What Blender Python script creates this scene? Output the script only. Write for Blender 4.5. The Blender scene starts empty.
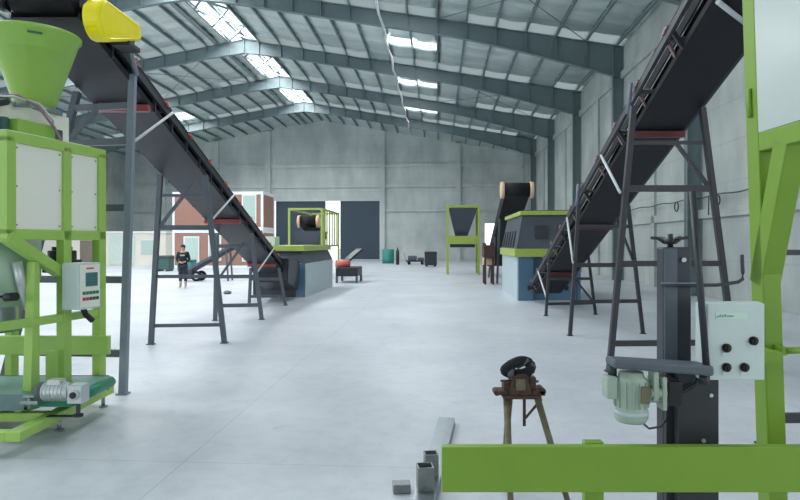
import bpy, bmesh, math, random
from mathutils import Vector, Matrix
random.seed(7)
SC = bpy.context.scene
COL = SC.collection
TH = 0.065           # the hall is turned this much against the camera axis
EYE = 1.8

# ------------------------------------------------------------------ materials
def srgb(r, g, b):
    f = lambda c: (c/255)/12.92 if c/255 <= .04045 else (((c/255)+.055)/1.055)**2.4
    return (f(r), f(g), f(b), 1)

def mat(name, col, rough=.5, metal=0., noise=.08, scale=6., bump=0., stretch=(1, 1, 1), bscale=None, spec=.5, coat=0.):
    m = bpy.data.materials.new(name); m.use_nodes = True
    nt = m.node_tree; n = nt.nodes; l = nt.links
    p = n['Principled BSDF']
    p.inputs['Roughness'].default_value = rough
    p.inputs['Metallic'].default_value = metal
    p.inputs['Specular IOR Level'].default_value = spec
    p.inputs['Coat Weight'].default_value = coat
    c = srgb(*col)
    tc = n.new('ShaderNodeTexCoord'); mp = n.new('ShaderNodeMapping'); mp.inputs['Scale'].default_value = stretch
    l.new(tc.outputs['Object'], mp.inputs['Vector'])
    nz = n.new('ShaderNodeTexNoise'); nz.inputs['Scale'].default_value = scale; nz.inputs['Detail'].default_value = 5
    nz.inputs['Roughness'].default_value = .6
    l.new(mp.outputs['Vector'], nz.inputs['Vector'])
    mr = n.new('ShaderNodeMapRange'); mr.inputs['From Min'].default_value = .3; mr.inputs['From Max'].default_value = .7
    mr.inputs['To Min'].default_value = 1-noise; mr.inputs['To Max'].default_value = 1+noise
    l.new(nz.outputs['Fac'], mr.inputs['Value'])
    mx = n.new('ShaderNodeVectorMath'); mx.operation = 'SCALE'; mx.inputs[0].default_value = c[:3]
    l.new(mr.outputs['Result'], mx.inputs['Scale'])
    l.new(mx.outputs['Vector'], p.inputs['Base Color'])
    if bump:
        b = n.new('ShaderNodeBump'); b.inputs['Strength'].default_value = bump; b.inputs['Distance'].default_value = .05
        if bscale:
            n2 = n.new('ShaderNodeTexNoise'); n2.inputs['Scale'].default_value = bscale; n2.inputs['Detail'].default_value = 4
            l.new(mp.outputs['Vector'], n2.inputs['Vector']); l.new(n2.outputs['Fac'], b.inputs['Height'])
        else:
            l.new(nz.outputs['Fac'], b.inputs['Height'])
        l.new(b.outputs['Normal'], p.inputs['Normal'])
    return m

M = {}
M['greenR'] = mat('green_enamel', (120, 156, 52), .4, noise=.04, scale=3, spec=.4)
M['green'] = mat('green_enamel_lit', (160, 198, 98), .38, noise=.04, scale=3, spec=.4)  # left machine's green, raised to put the brighter light into the colour
M['green_old'] = mat('yellow_green_enamel', (158, 178, 84), .45, noise=.06)
M['funnel'] = mat('funnel_green', (144, 186, 82), .42, noise=.04, scale=2)
M['panel'] = mat('white_sheet_panel', (240, 240, 228), .3, noise=.02, scale=1.2, spec=.5)
M['panelR'] = mat('glossy_light_grey_panel', (192, 202, 198), .22, noise=.03, scale=1.2)
M['box'] = mat('light_grey_enamel', (196, 210, 208), .4, noise=.02)
M['dark'] = mat('charcoal_steel', (46, 49, 56), .45, noise=.12, scale=4)
M['belly'] = mat('black_sheet_steel', (44, 46, 53), .5, noise=.15, scale=2, spec=.4)
M['bellyR'] = mat('matt_black_steel', (33, 34, 38), .6, noise=.15, scale=2, spec=.3)
M['leg'] = mat('dark_grey_paint', (84, 92, 102), .45, noise=.08)
M['lega'] = mat('blue_grey_paint', (126, 137, 150), .42, noise=.06)
M['rubber'] = mat('black_rubber', (28, 29, 32), .75, noise=.1, spec=.3)
M['red'] = mat('red_oxide_paint', (96, 28, 32), .5, noise=.1)
M['redd'] = mat('dull_red_paint', (146, 62, 58), .5, noise=.1)
M['redl'] = mat('pale_red_paint', (196, 104, 90), .5, noise=.1)
M['rung'] = mat('faded_pink_grey_paint', (150, 122, 126), .5)
M['white'] = mat('white_paint', (205, 212, 216), .4, noise=.03)
M['yellow'] = mat('yellow_enamel', (255, 238, 14), .35, noise=.03)
M['black'] = mat('black_plastic', (18, 19, 22), .4, noise=.05)
M['column'] = mat('dark_gunmetal', (58, 62, 70), .38, metal=.3, noise=.06)
M['steel'] = mat('galvanised_steel', (150, 160, 166), .35, metal=.7, noise=.1, scale=12)
M['alu'] = mat('cast_aluminium', (196, 202, 204), .35, metal=.5, noise=.06)
M['motor'] = mat('grey_green_casting', (158, 176, 160), .45, noise=.05)
M['bluep'] = mat('steel_blue_enamel', (78, 112, 138), .4, noise=.05, scale=2)
M['bluel'] = mat('pale_blue_enamel', (178, 194, 200), .4, noise=.05, scale=2)
M['belt'] = mat('green_pvc_belt', (98, 148, 138), .45, noise=.05)
M['belte'] = mat('deep_green_belt_edge', (20, 128, 96), .45, noise=.05)
M['hopper'] = mat('slate_grey_enamel', (66, 72, 84), .35, noise=.08, scale=3)
M['beige'] = mat('beige_paint', (226, 190, 158), .5, noise=.05)
M['rust'] = mat('rusty_steel', (74, 52, 44), .7, noise=.35, scale=25)
M['dullbrass'] = mat('dirty_olive_steel', (106, 100, 78), .6, noise=.25, scale=20)
M['contain'] = mat('red_brown_cladding', (156, 116, 102), .6, noise=.06, scale=1.5)
M['cwhite'] = mat('white_trim_paint', (232, 236, 238), .5, noise=.02)
M['cream'] = mat('cream_render', (226, 222, 210), .7, noise=.04, scale=.8)
M['glass'] = mat('grey_green_pane', (176, 198, 192), .15, noise=.05)
M['screen'] = mat('teal_screen', (70, 118, 120), .2, noise=.03)
M['teal'] = mat('teal_paint', (40, 130, 120), .5, noise=.08)
M['dgreen'] = mat('dark_green_paint', (52, 92, 84), .5, noise=.12)
M['skin'] = mat('skin', (196, 150, 124), .5, noise=.03)
M['hair'] = mat('black_hair', (22, 20, 20), .6, noise=.2, scale=40)
M['cloth'] = mat('black_cloth', (34, 36, 42), .85, noise=.12, scale=30)
M['trouser'] = mat('dark_navy_cloth', (44, 48, 58), .85, noise=.1, scale=30)
M['sand'] = mat('beige_boot', (168, 152, 142), .7, noise=.1)
M['bag'] = mat('woven_white_cloth', (222, 226, 222), .8, noise=.06, scale=10, bump=.3)
M['hopg'] = mat('pale_green_grey_enamel', (158, 186, 162), .4, noise=.05)
M['frame'] = mat('hall_steel_grey', (108, 124, 127), .55, noise=.06, scale=1)
M['purlin'] = mat('purlin_steel', (112, 128, 130), .5, noise=.06, scale=1)
M['door'] = mat('slate_blue_door', (60, 78, 92), .5, noise=.05, scale=.5)
M['ink'] = mat('blue_grey_ink', (96, 124, 160), .5, noise=.1)
M['mark'] = mat('pale_green_label', (196, 222, 206), .4, noise=.02)
M['red_btn'] = mat('red_button', (196, 60, 62), .4)
M['grn_btn'] = mat('green_button', (44, 120, 90), .4)

# concrete floor: pale, a little polished, with faint stains, trowel clouds and joints
def floor_mat():
    m = bpy.data.materials.new('pale_polished_concrete'); m.use_nodes = True
    nt = m.node_tree; n = nt.nodes; l = nt.links; p = n['Principled BSDF']
    tc = n.new('ShaderNodeTexCoord')
    a = n.new('ShaderNodeTexNoise'); a.inputs['Scale'].default_value = .45; a.inputs['Detail'].default_value = 6; a.inputs['Roughness'].default_value = .62
    b = n.new('ShaderNodeTexNoise'); b.inputs['Scale'].default_value = 5; b.inputs['Detail'].default_value = 7; b.inputs['Roughness'].default_value = .7
    for x in (a, b): l.new(tc.outputs['Object'], x.inputs['Vector'])
    r = n.new('ShaderNodeValToRGB'); r.color_ramp.elements[0].position = .3; r.color_ramp.elements[1].position = .7
    r.color_ramp.elements[0].color = srgb(184, 190, 198); r.color_ramp.elements[1].color = srgb(208, 212, 219)
    l.new(a.outputs['Fac'], r.inputs['Fac'])
    r2 = n.new('ShaderNodeValToRGB'); r2.color_ramp.elements[0].position = .3; r2.color_ramp.elements[1].position = .55
    r2.color_ramp.elements[0].color = (.86, .87, .88, 1); r2.color_ramp.elements[1].color = (1, 1, 1, 1)
    l.new(b.outputs['Fac'], r2.inputs['Fac'])
    mx = n.new('ShaderNodeMix'); mx.data_type = 'RGBA'; mx.blend_type = 'MULTIPLY'; mx.inputs['Factor'].default_value = 1
    l.new(r.outputs['Color'], mx.inputs['A']); l.new(r2.outputs['Color'], mx.inputs['B'])
    # dark spots
    v = n.new('ShaderNodeTexNoise'); v.inputs['Scale'].default_value = 2.3; v.inputs['Detail'].default_value = 3
    l.new(tc.outputs['Object'], v.inputs['Vector'])
    r3 = n.new('ShaderNodeValToRGB'); r3.color_ramp.elements[0].position = .66; r3.color_ramp.elements[1].position = .74
    r3.color_ramp.elements[0].color = (1, 1, 1, 1); r3.color_ramp.elements[1].color = (.86, .87, .88, 1)
    l.new(v.outputs['Fac'], r3.inputs['Fac'])
    m2 = n.new('ShaderNodeMix'); m2.data_type = 'RGBA'; m2.blend_type = 'MULTIPLY'; m2.inputs['Factor'].default_value = 1
    l.new(mx.outputs['Result'], m2.inputs['A']); l.new(r3.outputs['Color'], m2.inputs['B'])
    # joints every 6 m
    sx = n.new('ShaderNodeSeparateXYZ'); l.new(tc.outputs['Object'], sx.inputs['Vector'])
    prev = m2.outputs['Result']
    for ax, off in (('X', 2.1), ('Y', 1.2)):
        ad = n.new('ShaderNodeMath'); ad.operation = 'ADD'; ad.inputs[1].default_value = 600+off; l.new(sx.outputs[ax], ad.inputs[0])
        mo = n.new('ShaderNodeMath'); mo.operation = 'MODULO'; mo.inputs[1].default_value = 6.; l.new(ad.outputs[0], mo.inputs[0])
        lt = n.new('ShaderNodeMath'); lt.operation = 'LESS_THAN'; lt.inputs[1].default_value = .012; l.new(mo.outputs[0], lt.inputs[0])
        sc = n.new('ShaderNodeMath'); sc.operation = 'MULTIPLY'; sc.inputs[1].default_value = .35; l.new(lt.outputs[0], sc.inputs[0])
        mm = n.new('ShaderNodeMix'); mm.data_type = 'RGBA'; l.new(sc.outputs[0], mm.inputs['Factor']); l.new(prev, mm.inputs['A'])
        mm.inputs['B'].default_value = srgb(120, 126, 130); prev = mm.outputs['Result']
    l.new(prev, p.inputs['Base Color'])
    rr = n.new('ShaderNodeMapRange'); rr.inputs['To Min'].default_value = .32; rr.inputs['To Max'].default_value = .52
    l.new(b.outputs['Fac'], rr.inputs['Value']); l.new(rr.outputs['Result'], p.inputs['Roughness'])
    p.inputs['Specular IOR Level'].default_value = .45
    return m
M['floor'] = floor_mat()

# board-marked concrete / blockwork wall with vertical streaks
def wall_mat(name, c1, c2):
    m = bpy.data.materials.new(name); m.use_nodes = True
    nt = m.node_tree; n = nt.nodes; l = nt.links; p = n['Principled BSDF']; p.inputs['Roughness'].default_value = .8
    tc = n.new('ShaderNodeTexCoord')
    mp = n.new('ShaderNodeMapping'); mp.inputs['Scale'].default_value = (.8, .8, .25); l.new(tc.outputs['Object'], mp.inputs['Vector'])
    a = n.new('ShaderNodeTexNoise'); a.inputs['Scale'].default_value = 1.; a.inputs['Detail'].default_value = 6; a.inputs['Roughness'].default_value = .65
    l.new(mp.outputs['Vector'], a.inputs['Vector'])
    b = n.new('ShaderNodeTexNoise'); b.inputs['Scale'].default_value = .35; b.inputs['Detail'].default_value = 6; l.new(tc.outputs['Object'], b.inputs['Vector'])
    ad = n.new('ShaderNodeMath'); ad.operation = 'ADD'; l.new(a.outputs['Fac'], ad.inputs[0]); l.new(b.outputs['Fac'], ad.inputs[1])
    r = n.new('ShaderNodeValToRGB'); r.color_ramp.elements[0].position = .38; r.color_ramp.elements[1].position = .62
    hf = n.new('ShaderNodeMath'); hf.operation = 'MULTIPLY'; hf.inputs[1].default_value = .5; l.new(ad.outputs[0], hf.inputs[0])
    r.color_ramp.elements[0].color = srgb(*c1); r.color_ramp.elements[1].color = srgb(*c2); l.new(hf.outputs[0], r.inputs['Fac'])
    # formwork lifts: a fine groove every 1.2 m
    sx = n.new('ShaderNodeSeparateXYZ'); l.new(tc.outputs['Object'], sx.inputs['Vector'])
    mo = n.new('ShaderNodeMath'); mo.operation = 'MODULO'; mo.inputs[1].default_value = 1.22; l.new(sx.outputs['Z'], mo.inputs[0])
    lt = n.new('ShaderNodeMath'); lt.operation = 'LESS_THAN'; lt.inputs[1].default_value = .06; l.new(mo.outputs[0], lt.inputs[0])
    sc = n.new('ShaderNodeMath'); sc.operation = 'MULTIPLY'; sc.inputs[1].default_value = .16; l.new(lt.outputs[0], sc.inputs[0])
    mm = n.new('ShaderNodeMix'); mm.data_type = 'RGBA'; l.new(sc.outputs[0], mm.inputs['Factor']); l.new(r.outputs['Color'], mm.inputs['A'])
    mm.inputs['B'].default_value = srgb(*[int(c*.8) for c in c1]); l.new(mm.outputs['Result'], p.inputs['Base Color'])
    bp = n.new('ShaderNodeBump'); bp.inputs['Strength'].default_value = .3; bp.inputs['Distance'].default_value = .03
    l.new(hf.outputs[0], bp.inputs['Height']); l.new(bp.outputs['Normal'], p.inputs['Normal'])
    return m
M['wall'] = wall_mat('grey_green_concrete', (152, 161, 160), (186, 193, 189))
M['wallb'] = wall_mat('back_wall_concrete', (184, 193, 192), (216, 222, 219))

# silver insulation foil, wrinkled
def foil_mat():
    m = bpy.data.materials.new('silver_foil_insulation'); m.use_nodes = True
    nt = m.node_tree; n = nt.nodes; l = nt.links; p = n['Principled BSDF']
    p.inputs['Metallic'].default_value = .6; p.inputs['Roughness'].default_value = .34
    tc = n.new('ShaderNodeTexCoord')
    mp = n.new('ShaderNodeMapping'); mp.inputs['Scale'].default_value = (.35, 1.0, .5); l.new(tc.outputs['Object'], mp.inputs['Vector'])
    a = n.new('ShaderNodeTexNoise'); a.inputs['Scale'].default_value = 1.1; a.inputs['Detail'].default_value = 5; a.inputs['Roughness'].default_value = .55
    a.inputs['Distortion'].default_value = .6
    l.new(mp.outputs['Vector'], a.inputs['Vector'])
    r = n.new('ShaderNodeValToRGB'); r.color_ramp.elements[0].position = .3; r.color_ramp.elements[1].position = .7
    r.color_ramp.elements[0].color = srgb(196, 210, 208); r.color_ramp.elements[1].color = srgb(226, 236, 232)
    l.new(a.outputs['Fac'], r.inputs['Fac']); l.new(r.outputs['Color'], p.inputs['Base Color'])
    bp = n.new('ShaderNodeBump'); bp.inputs['Strength'].default_value = .5; bp.inputs['Distance'].default_value = .13
    l.new(a.outputs['Fac'], bp.inputs['Height']); l.new(bp.outputs['Normal'], p.inputs['Normal'])
    return m
M['foil'] = foil_mat()

# translucent rooflight sheet: daylight comes through it
def sky_mat():
    m = bpy.data.materials.new('translucent_rooflight'); m.use_nodes = True
    nt = m.node_tree; n = nt.nodes; l = nt.links
    out = n['Material Output']; n.remove(n['Principled BSDF'])
    tr = n.new('ShaderNodeBsdfTransparent'); tr.inputs['Color'].default_value = (.93, .97, 1, 1)
    tl = n.new('ShaderNodeBsdfTranslucent'); tl.inputs['Color'].default_value = (.9, .95, .97, 1)
    mx = n.new('ShaderNodeMixShader'); mx.inputs['Fac'].default_value = .35
    l.new(tr.outputs[0], mx.inputs[1]); l.new(tl.outputs[0], mx.inputs[2]); l.new(mx.outputs[0], out.inputs['Surface'])
    return m
M['rooflight'] = sky_mat()

M['strip'] = sky_mat(); M['strip'].name = 'bright_band_strip'
M['strip'].node_tree.nodes['Mix Shader'].inputs['Fac'].default_value = .72
M['strip'].node_tree.nodes['Translucent BSDF'].inputs['Color'].default_value = (.42, .46, .46, 1)
M['strip'].node_tree.nodes['Transparent BSDF'].inputs['Color'].default_value = (.3, .32, .32, 1)
# ------------------------------------------------------------------ mesh helpers
WM = {}     # world matrices of the roots and of their parts
I4 = Matrix.Identity(4)

class MB:
    def __init__(s): s.v = []; s.f = []; s.sm = []
    def add(s, vs, fs, smooth=False):
        o = len(s.v); s.v += [Vector(v) for v in vs]
        for f in fs: s.f.append([i+o for i in f]); s.sm.append(smooth)
        return s
    def box(s, c, d, rz=0, rot=None):
        c = Vector(c); hx, hy, hz = d[0]/2, d[1]/2, d[2]/2
        R = rot or Matrix.Rotation(rz, 3, 'Z')
        vs = [c+R@Vector((x*hx, y*hy, z*hz)) for z in (-1, 1) for x, y in ((-1, -1), (1, -1), (1, 1), (-1, 1))]
        return s.add(vs, [(3, 2, 1, 0), (4, 5, 6, 7), (0, 1, 5, 4), (1, 2, 6, 5), (2, 3, 7, 6), (3, 0, 4, 7)])
    def b2(s, a, b):
        a = Vector(a); b = Vector(b)
        return s.box((a+b)/2, [abs(x) for x in (b-a)])
    def beam(s, p, q, w, h, up=(0, 0, 1)):
        p = Vector(p); q = Vector(q); d = (q-p); L = d.length; d.normalize(); up = Vector(up)
        if abs(d.dot(up)) > .98: up = Vector((0, 1, 0))
        x = d.cross(up).normalized(); z = x.cross(d)
        R = Matrix((x, d, z)).transposed()
        return s.box((p+q)/2, (w, L, h), rot=R)
    def angle(s, p, q, w, t=.008, up=(0, 0, 1)):
        # an L profile: two thin plates
        p = Vector(p); q = Vector(q); d = (q-p).normalized(); up = Vector(up)
        if abs(d.dot(up)) > .98: up = Vector((0, 1, 0))
        x = d.cross(up).normalized(); z = x.cross(d)
        s.beam(p+x*w/2, q+x*w/2, w, t, up); s.beam(p+z*w/2, q+z*w/2, t, w, up); return s
    def cyl(s, p, q, r0, r1=None, n=16, caps=True):
        p = Vector(p); q = Vector(q); r1 = r0 if r1 is None else r1
        d = (q-p).normalized(); a = Vector((0, 0, 1)) if abs(d.z) < .9 else Vector((1, 0, 0))
        x = d.cross(a).normalized(); y = d.cross(x)
        A = [p+(x*math.cos(t)+y*math.sin(t))*r0 for t in [2*math.pi*i/n for i in range(n)]]
        B = [q+(x*math.cos(t)+y*math.sin(t))*r1 for t in [2*math.pi*i/n for i in range(n)]]
        s.add(A+B, [(i, (i+1) % n, n+(i+1) % n, n+i) for i in range(n)], True)
        if caps: s.add(A, [tuple(range(n))[::-1]]); s.add(B, [tuple(range(n))])
        return s
    def tube(s, pts, r, n=8):
        pts = [Vector(p) for p in pts]; rings = []
        for i, p in enumerate(pts):
            d = (pts[min(i+1, len(pts)-1)]-pts[max(i-1, 0)]).normalized()
            a = Vector((0, 0, 1)) if abs(d.z) < .9 else Vector((1, 0, 0))
            x = d.cross(a).normalized(); y = d.cross(x)
            rings.append([p+(x*math.cos(t)+y*math.sin(t))*r for t in [2*math.pi*k/n for k in range(n)]])
        vs = [v for R in rings for v in R]
        fs = [(i*n+k, i*n+(k+1) % n, (i+1)*n+(k+1) % n, (i+1)*n+k) for i in range(len(pts)-1) for k in range(n)]
        s.add(vs, fs, True); s.add(rings[0], [tuple(range(n))[::-1]]); s.add(rings[-1], [tuple(range(n))]); return s
    def lathe(s, c, prof, n=32, axis=(0, 0, 1), smooth=True):
        c = Vector(c); d = Vector(axis).normalized(); a = Vector((0, 0, 1)) if abs(d.z) < .9 else Vector((1, 0, 0))
        x = d.cross(a).normalized(); y = d.cross(x); vs = []
        for r, h in prof:
            for k in range(n):
                t = 2*math.pi*k/n; vs.append(c+d*h+(x*math.cos(t)+y*math.sin(t))*r)
        m = len(prof)
        fs = [(i*n+k, i*n+(k+1) % n, (i+1)*n+(k+1) % n, (i+1)*n+k) for i in range(m-1) for k in range(n)]
        return s.add(vs, fs, smooth)
    def prism(s, poly, ext):
        # poly: list of 3D points in a plane, ext: extrusion vector
        n = len(poly); P = [Vector(p) for p in poly]; e = Vector(ext)
        return s.add(P+[p+e for p in P], [tuple(range(n))[::-1], tuple(range(n, 2*n))]+[(i, (i+1) % n, n+(i+1) % n, n+i) for i in range(n)])
    def hull8(s, a, b):
        # frustum between two quads (4 points each)
        return s.add(list(a)+list(b), [(3, 2, 1, 0), (4, 5, 6, 7), (0, 1, 5, 4), (1, 2, 6, 5), (2, 3, 7, 6), (3, 0, 4, 7)])
    def ring(s, c, R, r, normal=(0, 0, 1), n=24, m=8):
        c = Vector(c); d = Vector(normal).normalized(); a = Vector((0, 0, 1)) if abs(d.z) < .9 else Vector((1, 0, 0))
        x = d.cross(a).normalized(); y = d.cross(x); vs = []
        for i in range(n):
            t = 2*math.pi*i/n; o = x*math.cos(t)+y*math.sin(t)
            for k in range(m):
                u = 2*math.pi*k/m; vs.append(c+o*(R+r*math.cos(u))+d*r*math.sin(u))
        return s.add(vs, [(i*m+k, i*m+(k+1) % m, ((i+1) % n)*m+(k+1) % m, ((i+1) % n)*m+k) for i in range(n) for k in range(m)], True)
    def build(s, name, m, parent=None, world=True, bevel=0., at=None, rz=0.):
        """one mesh object; coordinates are world unless world=False (then local to the parent)"""
        me = bpy.data.meshes.new(name)
        if parent is not None:
            Wp = WM[parent]
            inv = Wp.inverted() if world else I4
        elif at is not None:
            Wp = Matrix.Translation(at) @ Matrix.Rotation(rz, 4, 'Z'); inv = Wp.inverted() if world else I4
        else:
            Wp = I4; inv = I4
        me.from_pydata([tuple(inv @ v) for v in s.v], [], s.f)
        bm = bmesh.new(); bm.from_mesh(me); bmesh.ops.remove_doubles(bm, verts=bm.verts, dist=1e-5)
        bmesh.ops.recalc_face_normals(bm, faces=bm.faces); bm.to_mesh(me); bm.free()
        for p_, sm in zip(me.polygons, s.sm) if len(me.polygons) == len(s.sm) else (): p_.use_smooth = sm
        me.materials.append(m if not isinstance(m, str) else M[m])
        o = bpy.data.objects.new(name, me); COL.objects.link(o)
        if parent is not None: o.parent = parent
        elif at is not None: o.location = at; o.rotation_euler = (0, 0, rz)
        WM[o] = Wp
        if bevel:
            b = o.modifiers.new('bevel', 'BEVEL'); b.width = bevel; b.segments = 2; b.limit_method = 'ANGLE'
        return o

def thing(name, label, cat, loc=(0, 0, 0), rz=0, group=None):
    o = bpy.data.objects.new(name, None); COL.objects.link(o); o.location = loc; o.rotation_euler = (0, 0, rz)
    o.empty_display_size = .2
    o['label'] = label; o['category'] = cat
    if group: o['group'] = group
    WM[o] = Matrix.Translation(loc) @ Matrix.Rotation(rz, 4, 'Z')
    return o
def tag(o, label, cat, group=None):
    o['label'] = label; o['category'] = cat
    if group: o['group'] = group
    return o
def struct(o):
    o['kind'] = 'structure'; return o
def dup(root, loc, label, rz=None):
    r = root.copy(); COL.objects.link(r); r.location = loc; r['label'] = label
    if rz is not None: r.rotation_euler = (0, 0, rz)
    for ch in list(root.children):
        c = ch.copy(); COL.objects.link(c); c.parent = r
        for g in list(ch.children):
            d = g.copy(); COL.objects.link(d); d.parent = c
    return r
H = Matrix.Rotation(-TH, 4, 'Z')
def hall(X, Y, Z=0): return H @ Vector((X, Y, Z))
def hb(mb, name, m, parent=None):      # structure in hall coordinates
    me = mb.build(name, m, parent, world=(False if parent else True))
    if parent is None: me.rotation_euler = (0, 0, -TH); WM[me] = H
    return me

# ------------------------------------------------------------------ the hall
RIDGE, XR, XL, YB = -12.7, 8.9, -34.4, 64.6
ZR, SL = 15.3, .174
zr = lambda X: ZR - SL*abs(X-RIDGE)
FR = [12.4+8.68*i for i in range(6)]       # 12.4, 21.1, ... 55.8

fl = MB(); fl.box((-12, 26, -.1), (62, 90, .2)); f = struct(hb(fl, 'floor', 'floor'))
gr = MB(); gr.box((-12, 60, -.35), (320, 300, .2)); struct(hb(gr, 'ground', mat('pale_yard_concrete', (190, 196, 196), .8, noise=.05, scale=.2)))

# back wall with a door opening, bits of open daylight and pilasters
bw = MB()
def wall_cells(mb, X0, X1, Z0, top, holes, y0, y1):
    xs = sorted({X0, X1, RIDGE, *[h[0] for h in holes], *[h[1] for h in holes]})
    zs = sorted({Z0, *[h[2] for h in holes], *[h[3] for h in holes]})
    for a, b in zip(xs, xs[1:]):
        for c, d in zip(zs, zs[1:]):
            if any(h[0]-1e-6 <= a and b <= h[1]+1e-6 and h[2]-1e-6 <= c and d <= h[3]+1e-6 for h in holes): continue
            mb.b2((a, y0, c), (b, y1, d))
        c = zs[-1]
        mb.prism([(a, y0, c), (b, y0, c), (b, y0, top(b)), (a, y0, top(a))], (0, y1-y0, 0))
holes = [(-18.0, -6.4, 0, 6.4), (4.9, 6.6, 1.6, 3.9)]
wall_cells(bw, XL, XR, 0, lambda x: zr(x)-.02, holes, YB, YB+.3)
for X in (-30.4, -24.4, -18.6, -6.1, 2.0):
    bw.b2((X-.28, YB-.4, 0), (X+.28, YB, zr(X)-.3))
for Z, h in ((7.8, .35), (10.0, .35), (5.2, .25)):
    for a, b in ((XL, -18.6), (-18.3, -6.4), (-6.1, XR)):
        if Z < 6 and a == -18.3: continue
        bw.b2((a, YB-.22, Z), (b, YB, Z+h))
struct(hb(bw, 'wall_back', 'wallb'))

# right wall
rw = MB()
rw.b2((XR, 2, 0), (XR+.3, YB+.3, zr(XR)-.02))
for Z, h, t in ((9.75, .35, .12), (2.62, .3, .1)):
    rw.b2((XR-t, 2, Z), (XR, YB, Z+h))
for i in range(6):
    Y = 12.4+8.68*i+4.34
    rw.b2((XR-.1, Y-.18, 0), (XR, Y+.18, 9.75))
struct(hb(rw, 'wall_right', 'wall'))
fw = MB()  # unseen wall behind the camera, its opening shaped to dim the right side
wall_cells(fw, XL, XR, 0, lambda x: zr(x)-.02, [(-24, -5, 0, 6.5)], -9.3, -9.0)
struct(hb(fw, 'wall_front_unseen', 'wall'))
# left wall: the part beyond the open bays
lw = MB(); lw.b2((XL-.3, 40, 0), (XL, YB+.3, zr(XL)-.02))
for Z in (7.8, 5.2, 2.7): lw.b2((XL, 40, Z), (XL+.1, YB, Z+.3))
for Y in (42.9, 51.5, 60.2): lw.b2((XL, Y-.18, 0), (XL+.1, Y+.18, 9.9))
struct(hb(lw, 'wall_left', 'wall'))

# roof: sagging foil between purlins with rooflight lanes left open
PX = sorted([RIDGE-1.0-1.45*i for i in range(15)]+[RIDGE+1.0+1.45*i for i in range(15)])
PX = [p for p in PX if XL < p < XR]
deckX = sorted(set([XL-.3, RIDGE, XR+.3]+PX))
Y0, Y1 = -9.0, YB+.3
LIGHTS = []     # (x0, x1, y0, y1)
ceil = MB()
bayY = [Y0, 3.72]+FR+[Y1]
def is_light(a, b, y0, y1):
    mid = (y0+y1)/2
    if a >= RIDGE-1.01 and b <= RIDGE+1.01 and y1 <= 56: return True
    xc = (a+b)/2
    return False
lanes = []
for y0, y1 in zip(bayY, bayY[1:]):
    mid = (y0+y1)/2
    lanes.append((mid-.65, mid+.65))
def drop(y):
    e = [q for q in bayY if q >= y-1e-6]; dy = (e[0]-y) if e else 9
    n = [q for q in bayY if q <= y+1e-6]; d2 = (y-n[-1]) if n else 9
    v = -.17*max(0, 1-dy/1.1)-.05*math.sin(y*2.1)**2
    return v*min(1, d2/.6) if d2 < .6 and dy > .6 else v
def sag(x, y, a, b):
    t = (x-a)/(b-a); return -.05*math.sin(math.pi*t)*(1+.6*math.sin(y*.9+a*2.3))
xs_light = [(PX[k], PX[k+1]) for k in range(len(PX)-1)]
right_l = [p for p in xs_light if -3.7 < (p[0]+p[1])/2 < .2]
left_l = [p for p in xs_light if -25.4 < (p[0]+p[1])/2 < -21.8]
for a, b in zip(deckX, deckX[1:]):
    lshift = 2.1 if any(abs(a-p[0]) < 1e-6 for p in left_l) else .45
    ridge = a >= RIDGE-1.01 and b <= RIDGE+1.01
    lane = any(abs(a-p[0]) < 1e-6 for p in right_l+left_l)
    for (y0, y1), (l0, l1) in zip(zip(bayY, bayY[1:]), lanes):
        l0 += lshift-(.5 if lshift > 1 else 0); l1 += lshift+(.3 if lshift > 1 else 0)
        segs = []
        if ridge and y1 <= 56:
            LIGHTS.append((a, b, y0, y1)); continue
        if lane and y0 > 0 and y1 < 56:
            segs = [(y0, l0), (l1, y1)]; LIGHTS.append((a, b, l0, l1))
        else: segs = [(y0, y1)]
        for s0, s1 in segs:
            ny = max(2, int((s1-s0)/.45)); nx = 4
            vs = []; fs = []
            for j in range(ny+1):
                y = s0+(s1-s0)*j/ny
                for i in range(nx+1):
                    x = a+(b-a)*i/nx
                    vs.append((x, y, zr(x)+(sag(x, y, a, b) if 0 < i < nx else 0)+drop(y)))
            for j in range(ny):
                for i in range(nx):
                    q = j*(nx+1)+i; fs.append((q, q+1, q+nx+2, q+nx+1))
            ceil.add(vs, fs, True)
C = struct(hb(ceil, 'ceiling', 'foil'))
C.data.materials.append(M['strip'])
for p_ in C.data.polygons:          # bright band before each frame, put in by making the sheet translucent
    yy = p_.center.y; e = [q for q in bayY if q >= yy]
    if e and .12 < e[0]-yy < .72 and 14 < yy < 56 and (int((p_.center.x-RIDGE-1)//1.45)*3+len(e)*5) % 7 != 0: p_.material_index = 1
so = C.modifiers.new('sheet', 'SOLIDIFY'); so.thickness = .05; so.offset = 1
# rooflights, merged per lane into real panes
wn = 0
groups = {}
for a, b, y0, y1 in LIGHTS:
    key = ('r' if abs((a+b)/2-RIDGE) < 1.1 else ('e' if a > RIDGE else 'w'), round(y0, 2)); groups.setdefault(key, []).append((a, b, y0, y1))
for k, L in groups.items():
    wn += 1; w = MB()
    for a, b, y0, y1 in L:
        w.hull8([(a, y0, zr(a)+.02), (b, y0, zr(b)+.02), (b, y1, zr(b)+.02), (a, y1, zr(a)+.02)],
                [(a, y0, zr(a)+.05), (b, y0, zr(b)+.05), (b, y1, zr(b)+.05), (a, y1, zr(a)+.05)])
    struct(hb(w, 'window_%d' % wn, 'rooflight'))
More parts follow.
